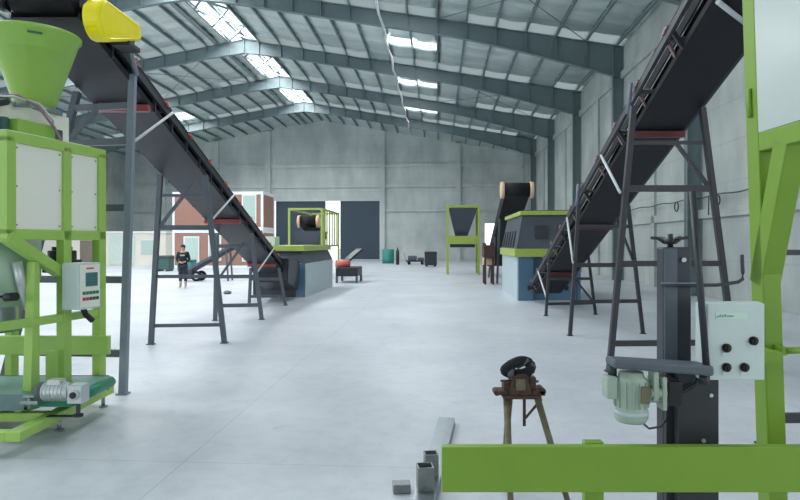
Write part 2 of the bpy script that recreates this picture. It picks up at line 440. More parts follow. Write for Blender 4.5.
# purlins (parts of the ceiling)
ptop = [(x, .09) for x in PX]+[(RIDGE, .22), (RIDGE-1.75, .3)]
for x, w in ptop:
    p = MB(); z = zr(x)-.02
    p.b2((x-w/2, 14, z-.22), (x+w/2, YB-.02, z-.2)); p.b2((x-w/2, 14, z-.02), (x+w/2, YB-.02, z)); p.b2((x-.012, 14, z-.2), (x+.012, YB-.02, z-.02))
    hb(p, 'purlin', 'purlin', C)
# ridge cross bracing
for y0 in (29.76, 38.44, 47.12):
    p = MB()
    for s_ in (-1, 1):
        for k in range(3):
            ya = y0+.3+k*2.7
            p.beam((RIDGE-s_*.95, ya, zr(RIDGE-.95)-.3), (RIDGE+s_*.95, ya+2.6, zr(RIDGE-.95)-.3), .09, .09)
    hb(p, 'bracing', 'purlin', C)
# roof wind bracing rods
for y0 in (21.08, 38.44):
    for xa in (-30, -22, 0):
        p = MB()
        for s_ in (0, 1):
            A = Vector((xa, y0+.3+s_*8.0, zr(xa)-.32)); B = Vector((xa+7, y0+.3+(1-s_)*8.0, zr(xa+7)-.32))
            p.cyl(A, B, .02, n=6)
        hb(p, 'bracing', 'purlin', C)

# portal frames
ords = ['nearest overhead', 'second', 'third', 'fourth', 'last']
flabel = ['grey steel portal frame nearest the camera, beam above the conveyor heads',
          'grey steel portal frame whose right column stands behind the black conveyor top',
          'grey steel portal frame crossing the middle of the roof, third from the far wall',
          'grey steel portal frame second from the far concrete wall',
          'smallest grey steel portal frame, the one just before the far concrete wall']
def depth(x):
    e = (XR-.25)-x if x > RIDGE else x-(XL+.25)
    d = .75 if e > 8 else .75+.75*((8-e)/8)**1.4
    k = abs(x-RIDGE)
    return d+ (.12*(1-k/2) if k < 2 else 0)
def portal():
    root = thing('portal_frame', '', 'roof frame', (0, 0, 0), -TH, 'steel portal frames of the hall')
    for side in (1, -1):
        xe = XR-.25 if side == 1 else XL+.25
        N = 16; xs = [xe+(RIDGE-xe)*i/N for i in range(N+1)]
        web = MB()
        top = [(x, 0, zr(x)-.24) for x in xs]; bot = [(x, 0, zr(x)-.24-depth(x)) for x in xs]
        web.prism([Vector(p)-Vector((0, .01, 0)) for p in top+bot[::-1]], (0, .02, 0))
        for i in range(N):
            for A in (top, bot):
                web.beam(A[i], A[i+1], .26, .025, up=(0, 0, 1))
        for x in PX+[RIDGE]:
            if (x >= RIDGE-.01) == (side == 1) and abs(x-xe) > .4:
                web.b2((x-.025, -.13, zr(x)-.24-depth(x)), (x+.025, .13, zr(x)-.03))
        web.build('rafter', 'frame', root, world=False)
        c = MB(); x0, x1 = xe-.25, xe+.25; zt = zr(xe)-.24
        c.b2((x0, -.14, 0), (x0+.025, .14, zt)); c.b2((x1-.025, -.14, 0), (x1, .14, zt)); c.b2((x0, -.012, 0), (x1, .012, zt))
        c.b2((x0, -.14, zt-.03), (x1, .14, zt)); c.b2((x0, -.14, zt-1.45), (x1, .14, zt-1.42))
        c.build('column', 'frame', root, world=False)
    return root
pf = portal()
for i, Y in enumerate(FR[1:]):
    o = pf if i == 0 else None
    if i == 0: pf.location = hall(0, Y); pf['label'] = flabel[0]
    else: dup(pf, hall(0, Y), flabel[i])

# sliding doors in the back wall
for i, (a, b) in enumerate(((-17.8, -12.3), (-10.7, -6.3))):
    d = MB(); d.b2((a, YB-.05, .02), (b, YB+.05, 6.35))
    n = int((b-a)/.45)
    for k in range(n): d.b2((a+.45*k+.1, YB-.08, .1), (a+.45*k+.2, YB-.05, 6.3))
    struct(hb(d, 'door_%d' % (i+1), 'door'))
t = MB(); t.b2((-18.2, YB-.3, 6.35), (-6.2, YB-.1, 6.6)); struct(hb(t, 'trim_1', 'wallb'))

# cable on the right wall
cb = MB(); pts = []
for i in range(60):
    Y = 13+i*.5; pts.append((XR-.2, Y, 3.34-.05*math.sin(Y*1.3)**2))
cb.tube(pts, .02)
cb.tube([(XR-.2, 20.0, 3.3), (XR-.2, 20.02, 2.7)], .02)
for Y in (19.36, 22.6): cb.ring((XR-.22, Y, 3.13), .17, .024, (1, 0, 0))
o = hb(cb, 'wall_cable', M['dark']); tag(o, 'thin dark cable with two hanging coils strung along right concrete wall', 'cable')

cd = MB(); cd.tube([(-2.75+.05*math.sin(i*1.7), 24+i*1.25, zr(-2.75)-1.12-.07*math.sin(i*1.1)**2) for i in range(29)], .06, 10)
for Y in FR[2:]: cd.cyl((-2.75, Y, zr(-2.75)-1.1), (-2.75, Y, zr(-2.75)-.95), .02, n=6)
o = hb(cd, 'conduit', 'white'); tag(o, 'wavy white conduit slung lengthways under the roof frames', 'conduit')
# ------------------------------------------------------------------ conveyors
def conveyor(root, ax, zb, y_lo, y_hi, belly, legm, cross_m, bracket_ys, hw=.375, cap='redl', off=.02, sp=.62, railm='dark'):
    """root thing; ax(y)=centre x, zb(y)=underside height; runs from y_hi (tail, far) to y_lo (head, near)"""
    P = lambda y, u, h: Vector((ax(y)+u, y, zb(y)+h))
    b = MB(); A, B = y_hi, y_lo
    b.hull8([P(A, -hw, 0), P(A, hw, 0), P(B, hw, 0), P(B, -hw, 0)], [P(A, -hw, .012), P(A, hw, .012), P(B, hw, .012), P(B, -hw, .012)])
    for s in (-1, 1): b.beam(P(A, s*(hw-.006), .04), P(B, s*(hw-.006), .04), .012, .08)
    b.build('underside_tray', belly, root)
    for s in (-1, 1):
        c = MB(); c.beam(P(A, s*(hw+.01+off), .225), P(B, s*(hw+.01+off), .225), .012, .11)
        c.beam(P(A, s*(hw-.005+off), .28), P(B, s*(hw-.005+off), .28), .05, .01); c.beam(P(A, s*(hw-.005+off), .17), P(B, s*(hw-.005+off), .17), .05, .01)
        n = int((A-B)/sp)
        for k in range(n+1):
            y = B+.1+(A-B-.2)*k/n
            c.beam(P(y, s*(hw+.0), .0), P(y, s*(hw+off-.02), .2), .04, .05)
        c.build('side_rail', railm, root)
    bt = MB()
    bt.hull8([P(A, -hw+.06, .26), P(A, hw-.06, .26), P(B, hw-.06, .26), P(B, -hw+.06, .26)],
             [P(A, -hw+.06, .272), P(A, hw-.06, .272), P(B, hw-.06, .272), P(B, -hw+.06, .272)])
    bt.hull8([P(A, -hw+.06, .06), P(A, hw-.06, .06), P(B, hw-.06, .06), P(B, -hw+.06, .06)],
             [P(A, -hw+.06, .072), P(A, hw-.06, .072), P(B, hw-.06, .072), P(B, -hw+.06, .072)])
    # cleats / side skirt
    for s in (-1, 1): bt.beam(P(A, s*(hw-.03), .33), P(B, s*(hw-.03), .33), .02, .13)
    bt.build('belt', 'rubber', root)
    n = int((A-B)/1.05)
    for k in range(n+1):
        y = B+.3+(A-B-.6)*k/n
        r = MB(); r.cyl(P(y, -hw-off+.02, .2), P(y, hw+off-.02, .2), .035, n=10)
        ro = r.build('idler_roller', 'dark', root)
        for s in (-1, 1):
            q = MB()
            q.beam(P(y-.08, s*(hw+off+.02), .30), P(y+.08, s*(hw+off+.02), .30), .03, .03)
            q.beam(P(y, s*(hw+off+.02), .27), P(y, s*(hw+off+.02), .36), .03, .02)
            if off > .1: q.beam(P(y+.05, s*(hw+off+.01), .29), P(y+.12, s*(hw+.0), .06), .03, .03)
            q.build('roller_bracket', cap, ro)
    for y in (A, B):
        r = MB(); r.cyl(P(y, -hw+.04, .165), P(y, hw-.04, .165), .105, n=24); r.cyl(P(y, -hw-.09-off, .165), P(y, hw+.09+off, .165), .03, n=12)
        r.build('tail_pulley' if y == A else 'head_pulley', 'rubber', root)
        for s in (-1, 1):
            r = MB(); r.box(P(y, s*(hw+.06+off), .165), (.07, .16, .14)); r.build('bearing', 'dark', root)
    for y in bracket_ys:
        r = MB(); r.box(P(y, 0, -.05), (hw*2+.02, .1, .09)); r.build('cross_bracket', cross_m, root)
    return P

def trestle(root, tl, tr, fl_, fr_, bars, m, w=.075, diag=None, foot=True, mr=None):
    """two splayed legs and the cross bars between them; bars are fractions from the top"""
    tl, tr, fl_, fr_ = map(Vector, (tl, tr, fl_, fr_))
    for a, b, mm in ((tl, fl_, m), (tr, fr_, mr or m)):
        g = MB(); g.beam(a, b, w, w, up=(0, 1, 0)); L = g.build('leg', mm, root, bevel=.006)
        if foot:
            h = MB(); h.box((b.x, b.y, .008), (w*1.5, w*1.5, .016)); h.build('foot_plate', mm, L)
    for t_ in bars:
        wd = w
        if isinstance(t_, tuple): t_, wd = t_
        a = tl.lerp(fl_, t_); b = tr.lerp(fr_, 1-tl.z*(1-t_)/tr.z)
        g = MB(); g.beam(a, b, wd*.7, wd, up=(0, 0, 1)); g.build('crossbar', m, root)
    for d in (diag or []):
        (s0, t0), (s1, t1) = d
        pt = lambda s, t: tl.lerp(fl_, t).lerp(tr.lerp(fr_, t), s)
        g = MB(); g.beam(pt(s0, t0), pt(s1, t1), w*.6, w*.6); g.build('brace', m, root)

# --- left conveyor
zl = lambda y: 6.185-.295*y
axl = lambda y: -3.875
cl = thing('inclined_conveyor', 'long dark inclined belt conveyor at left climbing to the green funnel, yellow guard on top', 'conveyor', (-3.9, 13, 0))
P = conveyor(cl, axl, zl, 6.55, 19.4, 'belly', 'leg', 'redd', (8.35, 13.1, 16.8))
trestle(cl, P(7.95, -.4, -.04), P(7.8, .4, .10), (-4.82, 7.25, 0), (-3.30, 7.15, 0), (.06, .185, .41, .645, .876), 'leg', .085, [((.5, .07), (.05, .18))], mr='lega')
trestle(cl, P(10.7, -.4, -.02), P(10.7, .4, -.02), (-4.42, 10.65, 0), (-3.16, 10.8, 0), ((.12, .05), .31, (.60, .06), (.89, .06)), 'leg', .085, [((0.05, .30), (.75, .04))])
trestle(cl, P(14.0, -.4, -.02), P(14.0, .4, -.02), (-4.28, 13.9, 0), (-3.25, 14.1, 0), (.15, .5, .83), 'leg', .085, [((.1, .5), (.8, .1))])
trestle(cl, P(17.2, -.4, -.02), P(17.2, .4, -.02), (-4.3, 17.1, 0), (-3.3, 17.3, 0), (.3, .75), 'leg', .08)
g = MB(); g.hull8([(-4.35, 18.0, .62), (-3.36, 18.0, .62), (-3.36, 19.75, .25), (-4.35, 19.75, .25)], [(-4.45, 17.7, 1.35), (-3.28, 17.7, 1.35), (-3.28, 19.72, 1.2), (-4.45, 19.72, 1.2)]); g.build('feed_hopper', 'dark', cl, bevel=.01)
# white side struts, leg to side rail
for A, y2 in (((-3.43, 7.68, 3.08), 9.07), ((-3.40, 10.73, 2.17), 12.4), ((-3.35, 14.05, 1.1), 16.3)):
    g = MB(); g.cyl(A, P(y2, .44, .26), .02, n=8); g.build('strut', 'white', cl)
g = MB(); g.cyl(P(7.8, .45, .1), P(7.3, .47, .55), .035, n=10); g.build('strut', 'lega', cl)
# yellow drive guard at the head, tapered and rounded
def racetrack(c, p, q, rp, rq, w, m, name, parent):
    p = Vector(p); q = Vector(q); d = (q-p); base = math.atan2(d.z, d.y); pts = []
    for i in range(17):
        a = base+math.pi/2+math.pi*i/16; pts.append(p+Vector((0, math.cos(a)*rp, math.sin(a)*rp)))
    for i in range(17):
        a = base-math.pi/2+math.pi*i/16; pts.append(q+Vector((0, math.cos(a)*rq, math.sin(a)*rq)))
    g = MB(); g.prism(pts, (w, 0, 0)); return g.build(name, m, parent, bevel=.035)
racetrack(None, (-3.42, 6.65, 4.26), (-3.38, 7.3, 4.37), .225, .11, .2, 'yellow', 'chain_guard', cl)
g = MB(); g.b2((-3.42, 7.1, 4.14), (-3.2, 7.4, 4.2)); g.cyl((-3.4, 7.25, 4.26), (-3.23, 7.25, 4.26), .07, n=16); g.build('drive_motor', 'dark', cl, bevel=.01)
# reducer on the other side of the head
g = MB(); g.cyl((-4.32, 6.5, 4.44), (-4.5, 6.5, 4.44), .13, n=20); g.build('bearing_housing', 'alu', cl, bevel=.01)
g = MB(); g.cyl((-4.5, 6.5, 4.44), (-4.62, 6.5, 4.44), .16, n=20); g.build('reducer_ring', mat('ochre_enamel', (206, 160, 70), .4), cl)
g = MB(); g.cyl((-4.62, 6.5, 4.44), (-5.1, 6.5, 4.44), .15, n=20); g.build('reducer', 'box', cl, bevel=.01)

# --- right conveyor
zR = lambda y: 3.68-.35*(y-8.5)
axr = lambda y: 3.305+.065*y
cr = thing('inclined_conveyor', 'long black inclined belt conveyor at right climbing out of the top of the picture', 'conveyor', (4.1, 12, 0))
P = conveyor(cr, axr, zR, 4.9, 18.25, 'bellyR', 'dark', 'red', (9.05, 12.8, 16.1), cap='rung', off=.15, sp=2.1)
def rp(y, s): return P(y, -.58 if s < 0 else .38, 0 if s < 0 else -.02)
trestle(cr, rp(14.8, -1), rp(14.8, 1), (3.6, 14.8, 0), (4.92, 15.1, 0), (.38, .8), 'dark', .065, [((.55, .3), (1, .8))])
trestle(cr, rp(11.7, -1), rp(11.7, 1), (3.30, 11.65, 0), (4.82, 11.9, 0), (.17, (.465, .08), .744), 'dark', .068, [((1, .465), (.75, .1))])
trestle(cr, rp(8.4, -1), rp(8.4, 1), (2.93, 8.4, 0), (4.76, 8.5, 0), ((.137, .05), (.31, .09), .593, .894), 'dark', .078, [((.98, .31), (.6, .137))])
trestle(cr, P(5.4, -.40, 0), rp(5.4, 1), (3.25, 5.35, 0), (4.7, 5.4, 0), (.2, .42, (.64, .05), .95), 'dark', .08)
for A, y2 in (((3.08, 8.4, 2.51), 10.2), ((3.36, 11.65, 1.41), 12.9), ((3.63, 14.8, .39), 16.7)):
    g = MB(); g.cyl(A, P(y2, -.55, .2), .022, n=8); g.build('strut', 'white', cr)
for y in (8.6, 11.8):
    g = MB(); g.cyl(P(y, -.60, .0), P(y-.15, -.60, .36), .03, n=8); g.build('strut', 'lega', cr)
g = MB(); g.cyl((3.39, 6.40, 4.375), (3.87, 6.72, 4.262), .028, n=10); g.build('strut', 'white', cr)

# ------------------------------------------------------------------ left packing machine
rzL = -math.atan(.255/.967)
pm = thing('packing_machine', 'tall green framed packing machine at left edge with white panels and round green funnel', 'machine', (-3.56, 5.5, 0), rzL)
T = .1
def L(mb, name, m, bevel=.006, parent=None): return mb.build(name, m, parent or pm, world=False, bevel=bevel)
FY = 1.14
for y, z0 in ((0, 1.88), (.655, .2), (FY, .2)):
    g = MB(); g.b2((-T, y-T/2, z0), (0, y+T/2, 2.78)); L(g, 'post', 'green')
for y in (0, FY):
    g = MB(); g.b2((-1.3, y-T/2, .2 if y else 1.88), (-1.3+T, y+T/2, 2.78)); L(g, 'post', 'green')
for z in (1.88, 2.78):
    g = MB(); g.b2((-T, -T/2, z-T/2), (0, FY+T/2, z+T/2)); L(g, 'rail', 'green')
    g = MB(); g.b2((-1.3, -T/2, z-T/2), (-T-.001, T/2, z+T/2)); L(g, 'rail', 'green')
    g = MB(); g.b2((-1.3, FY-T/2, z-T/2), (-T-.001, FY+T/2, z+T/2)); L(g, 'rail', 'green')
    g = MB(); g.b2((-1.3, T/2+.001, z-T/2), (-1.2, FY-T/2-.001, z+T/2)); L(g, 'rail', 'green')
for y0, y1 in ((T/2, .655-T/2), (.655+T/2, FY-T/2)):
    g = MB(); g.b2((-.05, y0+.002, 1.93), (-.03, y1-.002, 2.73)); L(g, 'panel', 'panel', 0)
    s = MB()
    for yy in (y0+.03, y1-.03):
        for z in (1.97, 2.33, 2.69): s.cyl((-.031, yy, z), (-.024, yy, z), .009, n=8)
    s.build('screw', 'steel', [c for c in pm.children if c.name.startswith('panel')][-1], world=False)
g = MB(); g.b2((-1.2, .0, 1.93), (-T-.002, .02, 2.73)); L(g, 'side_panel', 'hopg', 0)
g = MB(); g.b2((-1.27, .06, 1.93), (-1.25, FY-.05, 2.73)); L(g, 'side_panel', 'hopg', 0)
# the slanted brace below the panel and the lower posts and rails
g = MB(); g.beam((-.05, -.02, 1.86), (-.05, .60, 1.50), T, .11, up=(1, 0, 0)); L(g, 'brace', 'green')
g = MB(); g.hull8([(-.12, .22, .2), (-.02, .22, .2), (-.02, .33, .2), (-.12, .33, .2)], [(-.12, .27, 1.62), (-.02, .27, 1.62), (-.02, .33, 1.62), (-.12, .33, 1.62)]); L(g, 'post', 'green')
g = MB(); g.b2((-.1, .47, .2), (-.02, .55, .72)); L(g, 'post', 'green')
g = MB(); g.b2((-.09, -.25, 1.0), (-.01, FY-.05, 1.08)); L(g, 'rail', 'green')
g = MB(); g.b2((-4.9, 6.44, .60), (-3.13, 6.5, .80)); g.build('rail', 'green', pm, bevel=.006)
# weighing hopper and bag spout hanging inside
g = MB(); g.lathe((-.62, .35, 0), [(.02, 1.86), (.42, 1.86), (.42, 1.45), (.33, 1.18), (.02, 1.16)], 28); L(g, 'weighing_hopper', 'hopg', 0)
g = MB(); g.lathe((-.62, .35, 0), [(.20, 1.17), (.2, 1.02), (.24, .98), (.24, .92), (.02, .92)], 28); L(g, 'bag_spout', 'steel', 0)
g = MB(); g.tube([(-.16, .2, 1.62), (-.15, .24, 1.42), (-.18, .3, 1.32), (-.15, .33, 1.16)], .045, 10); L(g, 'bag_clamp', 'alu', 0)
g = MB(); g.cyl((-.7, -.02, 1.28), (-.1, .1, 1.3), .012, n=8); g.cyl((-.45, .0, 1.27), (-.30, .04, 1.28), .035, n=12); g.cyl((-.16, .08, 1.29), (-.05, .1, 1.3), .04, n=12); L(g, 'air_cylinder', 'black', 0)
g = MB(); g.cyl((-.42, .02, 1.18), (-.42, .02, 1.05), .03, n=12); L(g, 'air_cylinder', 'black', 0)
# top: flange plate, pipes, cables
g = MB(); g.b2((-1.22, .05, 2.83), (-.12, FY-.05, 2.86)); L(g, 'top_plate', 'panel', 0)
inv = WM[pm].inverted()
fc = inv @ Vector((-3.87, 6.36, 0))
g = MB(); g.lathe((fc.x, fc.y, 0), [(.215, 3.20), (.52, 4.0), (.535, 4.0), (.535, 3.97), (.505, 3.95), (.20, 3.2)], 48)
fo = L(g, 'funnel', 'funnel', 0)
fo.data.transform(Matrix.Translation((fc.x, fc.y, 0)) @ Matrix.Diagonal((.83, .83, 1, 1)) @ Matrix.Translation((-fc.x, -fc.y, 0)))
g = MB(); g.box((-3.87+.52*.41, 6.36-.855*.41, 3.91), (.13, .02, .015), rz=.546); g.build('funnel_slot', 'dgreen', pm)
g = MB(); g.lathe((fc.x, fc.y, 0), [(.0, 3.205), (.26, 3.205), (.26, 3.18), (.0, 3.18)], 36, smooth=False)
for k in range(12):
    a = k*math.pi/6; g.cyl((fc.x+.225*math.cos(a), fc.y+.225*math.sin(a), 3.18), (fc.x+.225*math.cos(a), fc.y+.225*math.sin(a), 3.225), .012, n=8)
L(g, 'flange', 'steel', 0)
g = MB(); g.b2((-1.1, .06, 2.861), (-.36, 1.05, 3.18)); L(g, 'top_cover', 'panel', .012)
g = MB(); g.b2((-.359, .22, 2.865), (-.16, .66, 3.0)); L(g, 'gate_box', 'funnel', .01)
g = MB(); g.b2((-.359, .70, 2.865), (-.22, .82, 2.99)); L(g, 'gate_box', 'dgreen', .01)
g = MB(); g.cyl((-.30, .02, 3.10), (-.30, .22, 3.17), .04, n=12); g.b2((-.36, -.06, 2.865), (-.26, .02, 3.08)); L(g, 'valve', 'dark', .004)
g = MB(); g.cyl((-.28, .16, 2.865), (-.28, .16, 3.0), .05, n=12); L(g, 'valve', 'dgreen', .004)
g = MB(); g.cyl((-.30, .30, 3.16), (-.30, .46, 3.19), .03, n=12); L(g, 'valve', 'steel', .004)
g = MB(); g.tube([(-.33, .1, 3.2), (-.25, .3, 3.24), (-.2, .5, 3.16), (-.12, .6, 2.98), (-.06, .62, 2.86), (-.0, .62, 2.74)], .014, 8)
L(g, 'cable', mat('mauve_cable', (150, 110, 130), .5), 0)
g = MB(); g.tube([(-.33, .05, 3.18), (-.26, .25, 3.22), (-.2, .5, 3.2), (-.15, .62, 3.05), (-.2, .66, 2.87)], .012, 8); L(g, 'cable', 'alu', 0)
# control box on the face
bx = MB(); bx.b2((.03, .54, 1.13), (.235, .84, 1.60)); cbx = L(bx, 'control_box', 'box', .012)
g = MB(); g.b2((.236, .63, 1.36), (.242, .79, 1.50)); L(g, 'screen', 'screen', 0, cbx)
g = MB(); g.b2((.2355, .56, 1.15), (.2385, .82, 1.58)); L(g, 'front_plate', 'panel', 0, cbx)
for zz, nm in ((1.295, 'grn_btn'), (1.235, 'red_btn')):
    for k in range(5):
        mm = nm if not (nm == 'red_btn' and k > 1) else 'dgreen'
        g = MB(); g.b2((.2385, .59+.045*k, zz-.016), (.244, .625+.045*k, zz+.016)); L(g, 'button', mm, 0, cbx)
g = MB(); g.b2((.2385, .64, 1.535), (.2395, .74, 1.55)); L(g, 'marking', 'red_btn', 0, cbx)
g = MB(); g.tube([(.12, .72, 1.14), (.12, .76, 1.06), (.13, .84, .99)], .03, 10); L(g, 'cable_gland', 'black', 0)
g = MB(); g.cyl((-.35, FY-.2, 1.48), (-.35, FY-.2, 1.72), .14, n=20); g.box((-.35, FY-.2, 1.55), (.32, .22, .14)); g.cyl((-.35, FY-.2, 1.72), (-.35, FY-.2, 1.76), .1, n=16)
L(g, 'vibrator_motor', 'dark', .008)
g = MB(); g.b2((-.42, FY-.15, 1.30), (-.28, FY-.05, 1.5)); g.b2((-.5, FY-.06, 1.30), (-.0, FY-.0, 1.36)); L(g, 'motor_bracket', 'green')
# base frame on short feet (level rails)
def wl(mb, name, m, par, bevel=.006): return mb.build(name, m, par, bevel=bevel)
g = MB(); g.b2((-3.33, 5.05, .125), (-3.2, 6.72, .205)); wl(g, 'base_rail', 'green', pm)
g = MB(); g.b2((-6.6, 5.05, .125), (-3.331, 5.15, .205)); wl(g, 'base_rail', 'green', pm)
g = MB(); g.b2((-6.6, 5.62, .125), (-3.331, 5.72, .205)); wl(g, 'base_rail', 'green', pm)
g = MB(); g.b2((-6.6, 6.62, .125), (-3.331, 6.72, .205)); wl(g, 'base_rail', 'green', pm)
for x, y in ((-3.265, 5.75), (-3.265, 6.6), (-6.4, 5.1), (-4.9, 5.1), (-4.9, 6.67)):
    g = MB(); g.cyl((x, y, 0), (x, y, .125), .02, n=10); g.cyl((x, y, 0), (x, y, .015), .045, n=14); wl(g, 'levelling_foot', 'steel', pm, 0)

# bag belt conveyor standing on the base
bc = thing('bag_conveyor', 'low green belt conveyor with aluminium gear motor under the packing machine at left', 'conveyor', (-4.5, 6.0, .2))
g = MB(); y0, y1, z0, z1 = 5.60, 6.38, .27, .37
g.b2((-6.6, y0, z1), (-3.08, y1, z1+.015)); g.b2((-6.6, y0, z0), (-3.08, y1, z0+.012)); g.build('belt', 'belt', bc)
g = MB(); g.cyl((-3.08, y0, (z0+z1)/2+.006), (-3.08, y1, (z0+z1)/2+.006), .058, n=20); g.build('end_roller', 'belte', bc)
g = MB(); g.b2((-3.5, y0-.004, z1+.015), (-3.04, y0+.05, z1+.022)); g.b2((-3.5, y0-.02, z0+.01), (-3.05, y0-.004, z1+.02)); g.build('belt_edge', 'belte', bc)
g = MB(); g.b2((-6.6, y0-.02, z0-.03), (-3.5, y0-.004, z1+.02)); g.build('side_plate', mat('grey_green_plate', (104, 130, 134), .4), bc)
g = MB(); g.b2((-6.6, y1+.004, z0-.03), (-3.1, y1+.02, z1+.02)); g.build('side_plate', M['leg'], bc)
for x in (-3.6, -5.0, -6.4):
    g = MB(); g.b2((x-.03, y0+.05, .2), (x+.03, y0+.11, z0-.002)); g.build('leg', 'green', bc)
    g = MB(); g.b2((x-.03, y1-.1, .2), (x+.03, y1-.04, z0-.002)); g.build('leg', 'green', bc)
# gear motor
gx, gy, gz = -3.16, 5.52, .435
gm = MB(); gm.cyl((gx-.11, gy, gz), (gx+.13, gy, gz), .082, n=20)
for k in range(6): gm.cyl((gx-.1+.035*k, gy, gz), (gx-.088+.035*k, gy, gz), .09, n=20)
gm.box((gx, gy, gz+.09), (.12, .1, .05)); mo = gm.build('gear_motor', 'alu', bc, bevel=.004)
g = MB(); g.cyl((gx-.16, gy, gz), (gx-.11, gy, gz), .086, n=20); g.build('fan_cover', 'leg', bc)
g = MB(); g.box((gx+.2, gy, gz-.015), (.14, .14, .17)); g.cyl((gx+.2, gy-.09, gz-.015), (gx+.2, gy+.1, gz-.015), .05, n=16); g.build('gearbox', 'alu', bc, bevel=.01)
g = MB(); g.cyl((gx+.2, gy-.1, gz-.015), (gx+.2, gy-.088, gz-.015), .03, n=14); g.build('shaft_cover', 'black', bc)
g = MB(); g.beam((gx+.2, gy, gz-.1), (gx+.2, gy, .22), .028, .028); g.cyl((gx+.2, gy, .205), (gx+.2, gy, .225), .045, n=14); g.b2((-3.24, gy-.03, .2055), (gx+.23, gy+.03, .212)); g.build('support_foot', 'dark', bc)
g = MB(); g.b2((-3.46, 5.46, .33), (-3.30, 5.62, .36)); g.cyl((-3.39, 5.5, .28), (-3.39, 5.5, .40), .02, n=10); g.b2((-3.44, 5.47, .39), (-3.34, 5.54, .41)); g.build('belt_tensioner', 'steel', bc)

# ------------------------------------------------------------------ right packing machine (near, right edge)
rm = thing('packing_machine', 'green steel machine frame with large white upper panel at right edge', 'machine', (1.8, 2.95, 0))
R0, R1, D0, D1 = 1.75, 1.84, 2.9, 3.0
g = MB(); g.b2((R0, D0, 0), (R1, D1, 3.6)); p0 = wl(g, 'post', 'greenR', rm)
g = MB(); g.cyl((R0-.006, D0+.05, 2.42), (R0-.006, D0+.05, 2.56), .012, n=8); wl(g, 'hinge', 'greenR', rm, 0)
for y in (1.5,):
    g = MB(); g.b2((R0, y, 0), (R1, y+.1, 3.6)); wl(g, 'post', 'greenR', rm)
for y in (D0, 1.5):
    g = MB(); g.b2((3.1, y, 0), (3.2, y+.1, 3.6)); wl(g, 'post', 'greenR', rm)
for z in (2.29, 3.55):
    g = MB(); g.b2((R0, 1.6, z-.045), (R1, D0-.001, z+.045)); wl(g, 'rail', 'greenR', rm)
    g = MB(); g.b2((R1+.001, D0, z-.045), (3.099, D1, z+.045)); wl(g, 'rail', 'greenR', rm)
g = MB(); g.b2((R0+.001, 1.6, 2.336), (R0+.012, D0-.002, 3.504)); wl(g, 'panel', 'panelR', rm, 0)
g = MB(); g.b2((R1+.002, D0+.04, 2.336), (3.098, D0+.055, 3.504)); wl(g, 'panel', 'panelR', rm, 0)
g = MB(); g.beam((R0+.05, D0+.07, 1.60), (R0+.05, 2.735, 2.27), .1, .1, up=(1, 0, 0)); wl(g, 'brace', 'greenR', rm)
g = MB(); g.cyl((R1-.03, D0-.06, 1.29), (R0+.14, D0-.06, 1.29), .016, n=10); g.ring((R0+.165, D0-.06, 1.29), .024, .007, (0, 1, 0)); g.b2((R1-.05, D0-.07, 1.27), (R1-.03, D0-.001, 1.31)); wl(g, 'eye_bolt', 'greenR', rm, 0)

rm.rotation_euler = (0, -.032, 0); rm.location.x += .055
# control box on the post
cb2 = thing('control_box', 'light grey electrical control box with four black knobs mounted on green post at right', 'control box', (1.5, 2.75, 1.18))
g = MB(); g.b2((1.345, 2.68, 1.185), (1.63, 2.745, 1.535)); bo = g.build('enclosure', 'box', cb2, bevel=.014)
g = MB(); g.b2((1.372, 2.672, 1.19), (1.624, 2.68, 1.53)); dr = g.build('door', 'box', cb2, bevel=.003)
g = MB(); g.b2((1.405, 2.669, 1.462), (1.545, 2.672, 1.492)); lb = g.build('label_strip', 'mark', dr)
g = MB()
for i in range(7):
    x = 1.41+.011*i; h = [.006, .012, .009, .013, .007, .008, .006][i]
    g.beam((x, 2.668, 1.471), (x+.007, 2.668, 1.471+h), .003, .003)
g.build('lettering', 'ink', lb)
def knob(x, z, big=True):
    g = MB(); g.cyl((x, 2.672, z), (x, 2.662, z), .02, n=18); g.cyl((x, 2.662, z), (x, 2.652, z), .014, n=14)
    g.b2((x-.004, 2.647, z-.014), (x+.004, 2.653, z+.014)); k = g.build('knob', 'black', cb2)
    if big:
        g = MB(); g.cyl((x, 2.674, z-.0), (x, 2.6705, z-.0), .024, n=18); g.b2((x-.018, 2.668, z-.036), (x+.018, 2.6715, z-.020)); g.build('knob_plate', 'alu', k)
for x, z in ((1.452, 1.333), (1.452, 1.247), (1.532, 1.247)): knob(x, z)
knob(1.572, 1.365, False)
g = MB(); g.tube([(1.37, 2.76, 1.19), (1.36, 2.76, 1.15), (1.30, 2.75, 1.12), (1.25, 2.75, 1.135)], .008, 8); g.build('cable', 'black', cb2)
g = MB(); g.b2((1.6, 2.746, 1.25), (1.749, 2.80, 1.30)); g.b2((1.70, 2.80, 1.25), (1.749, 2.92, 1.30)); g.build('mounting_bracket', 'greenR', cb2)

# bag closing stand: dark column with hand wheel, arm and motor
st = thing('sewing_stand', 'dark grey square column stand with hand wheel, arm and hanging motor', 'machine', (1.32, 2.95, 0))
g = MB(); g.b2((1.255, 2.86, .0), (1.39, 2.94, 1.78)); g.build('column', 'column', st, bevel=.008)
g = MB(); g.b2((1.258, 2.852, .9), (1.32, 2.861, 1.775)); g.build('slide_plate', 'leg', st, bevel=.003)
g = MB(); g.b2((1.255, 2.83, 0.02), (1.38, 2.855, 1.24)); g.build('guard', 'dark', st, bevel=.004)
g = MB(); g.b2((1.29, 2.78, .3), (1.478, 2.829, 1.20)); gd = g.build('guard', 'dark', st, bevel=.004)
g = MB()
for x, z in ((1.44, 1.095), (1.405, .885)): g.cyl((x, 2.781, z), (x, 2.772, z), .009, n=12)
g.build('screw', 'alu', gd)
g = MB(); g.cyl((1.348, 2.853, 1.72), (1.348, 2.845, 1.72), .011, n=14); g.build('screw', 'alu', st)
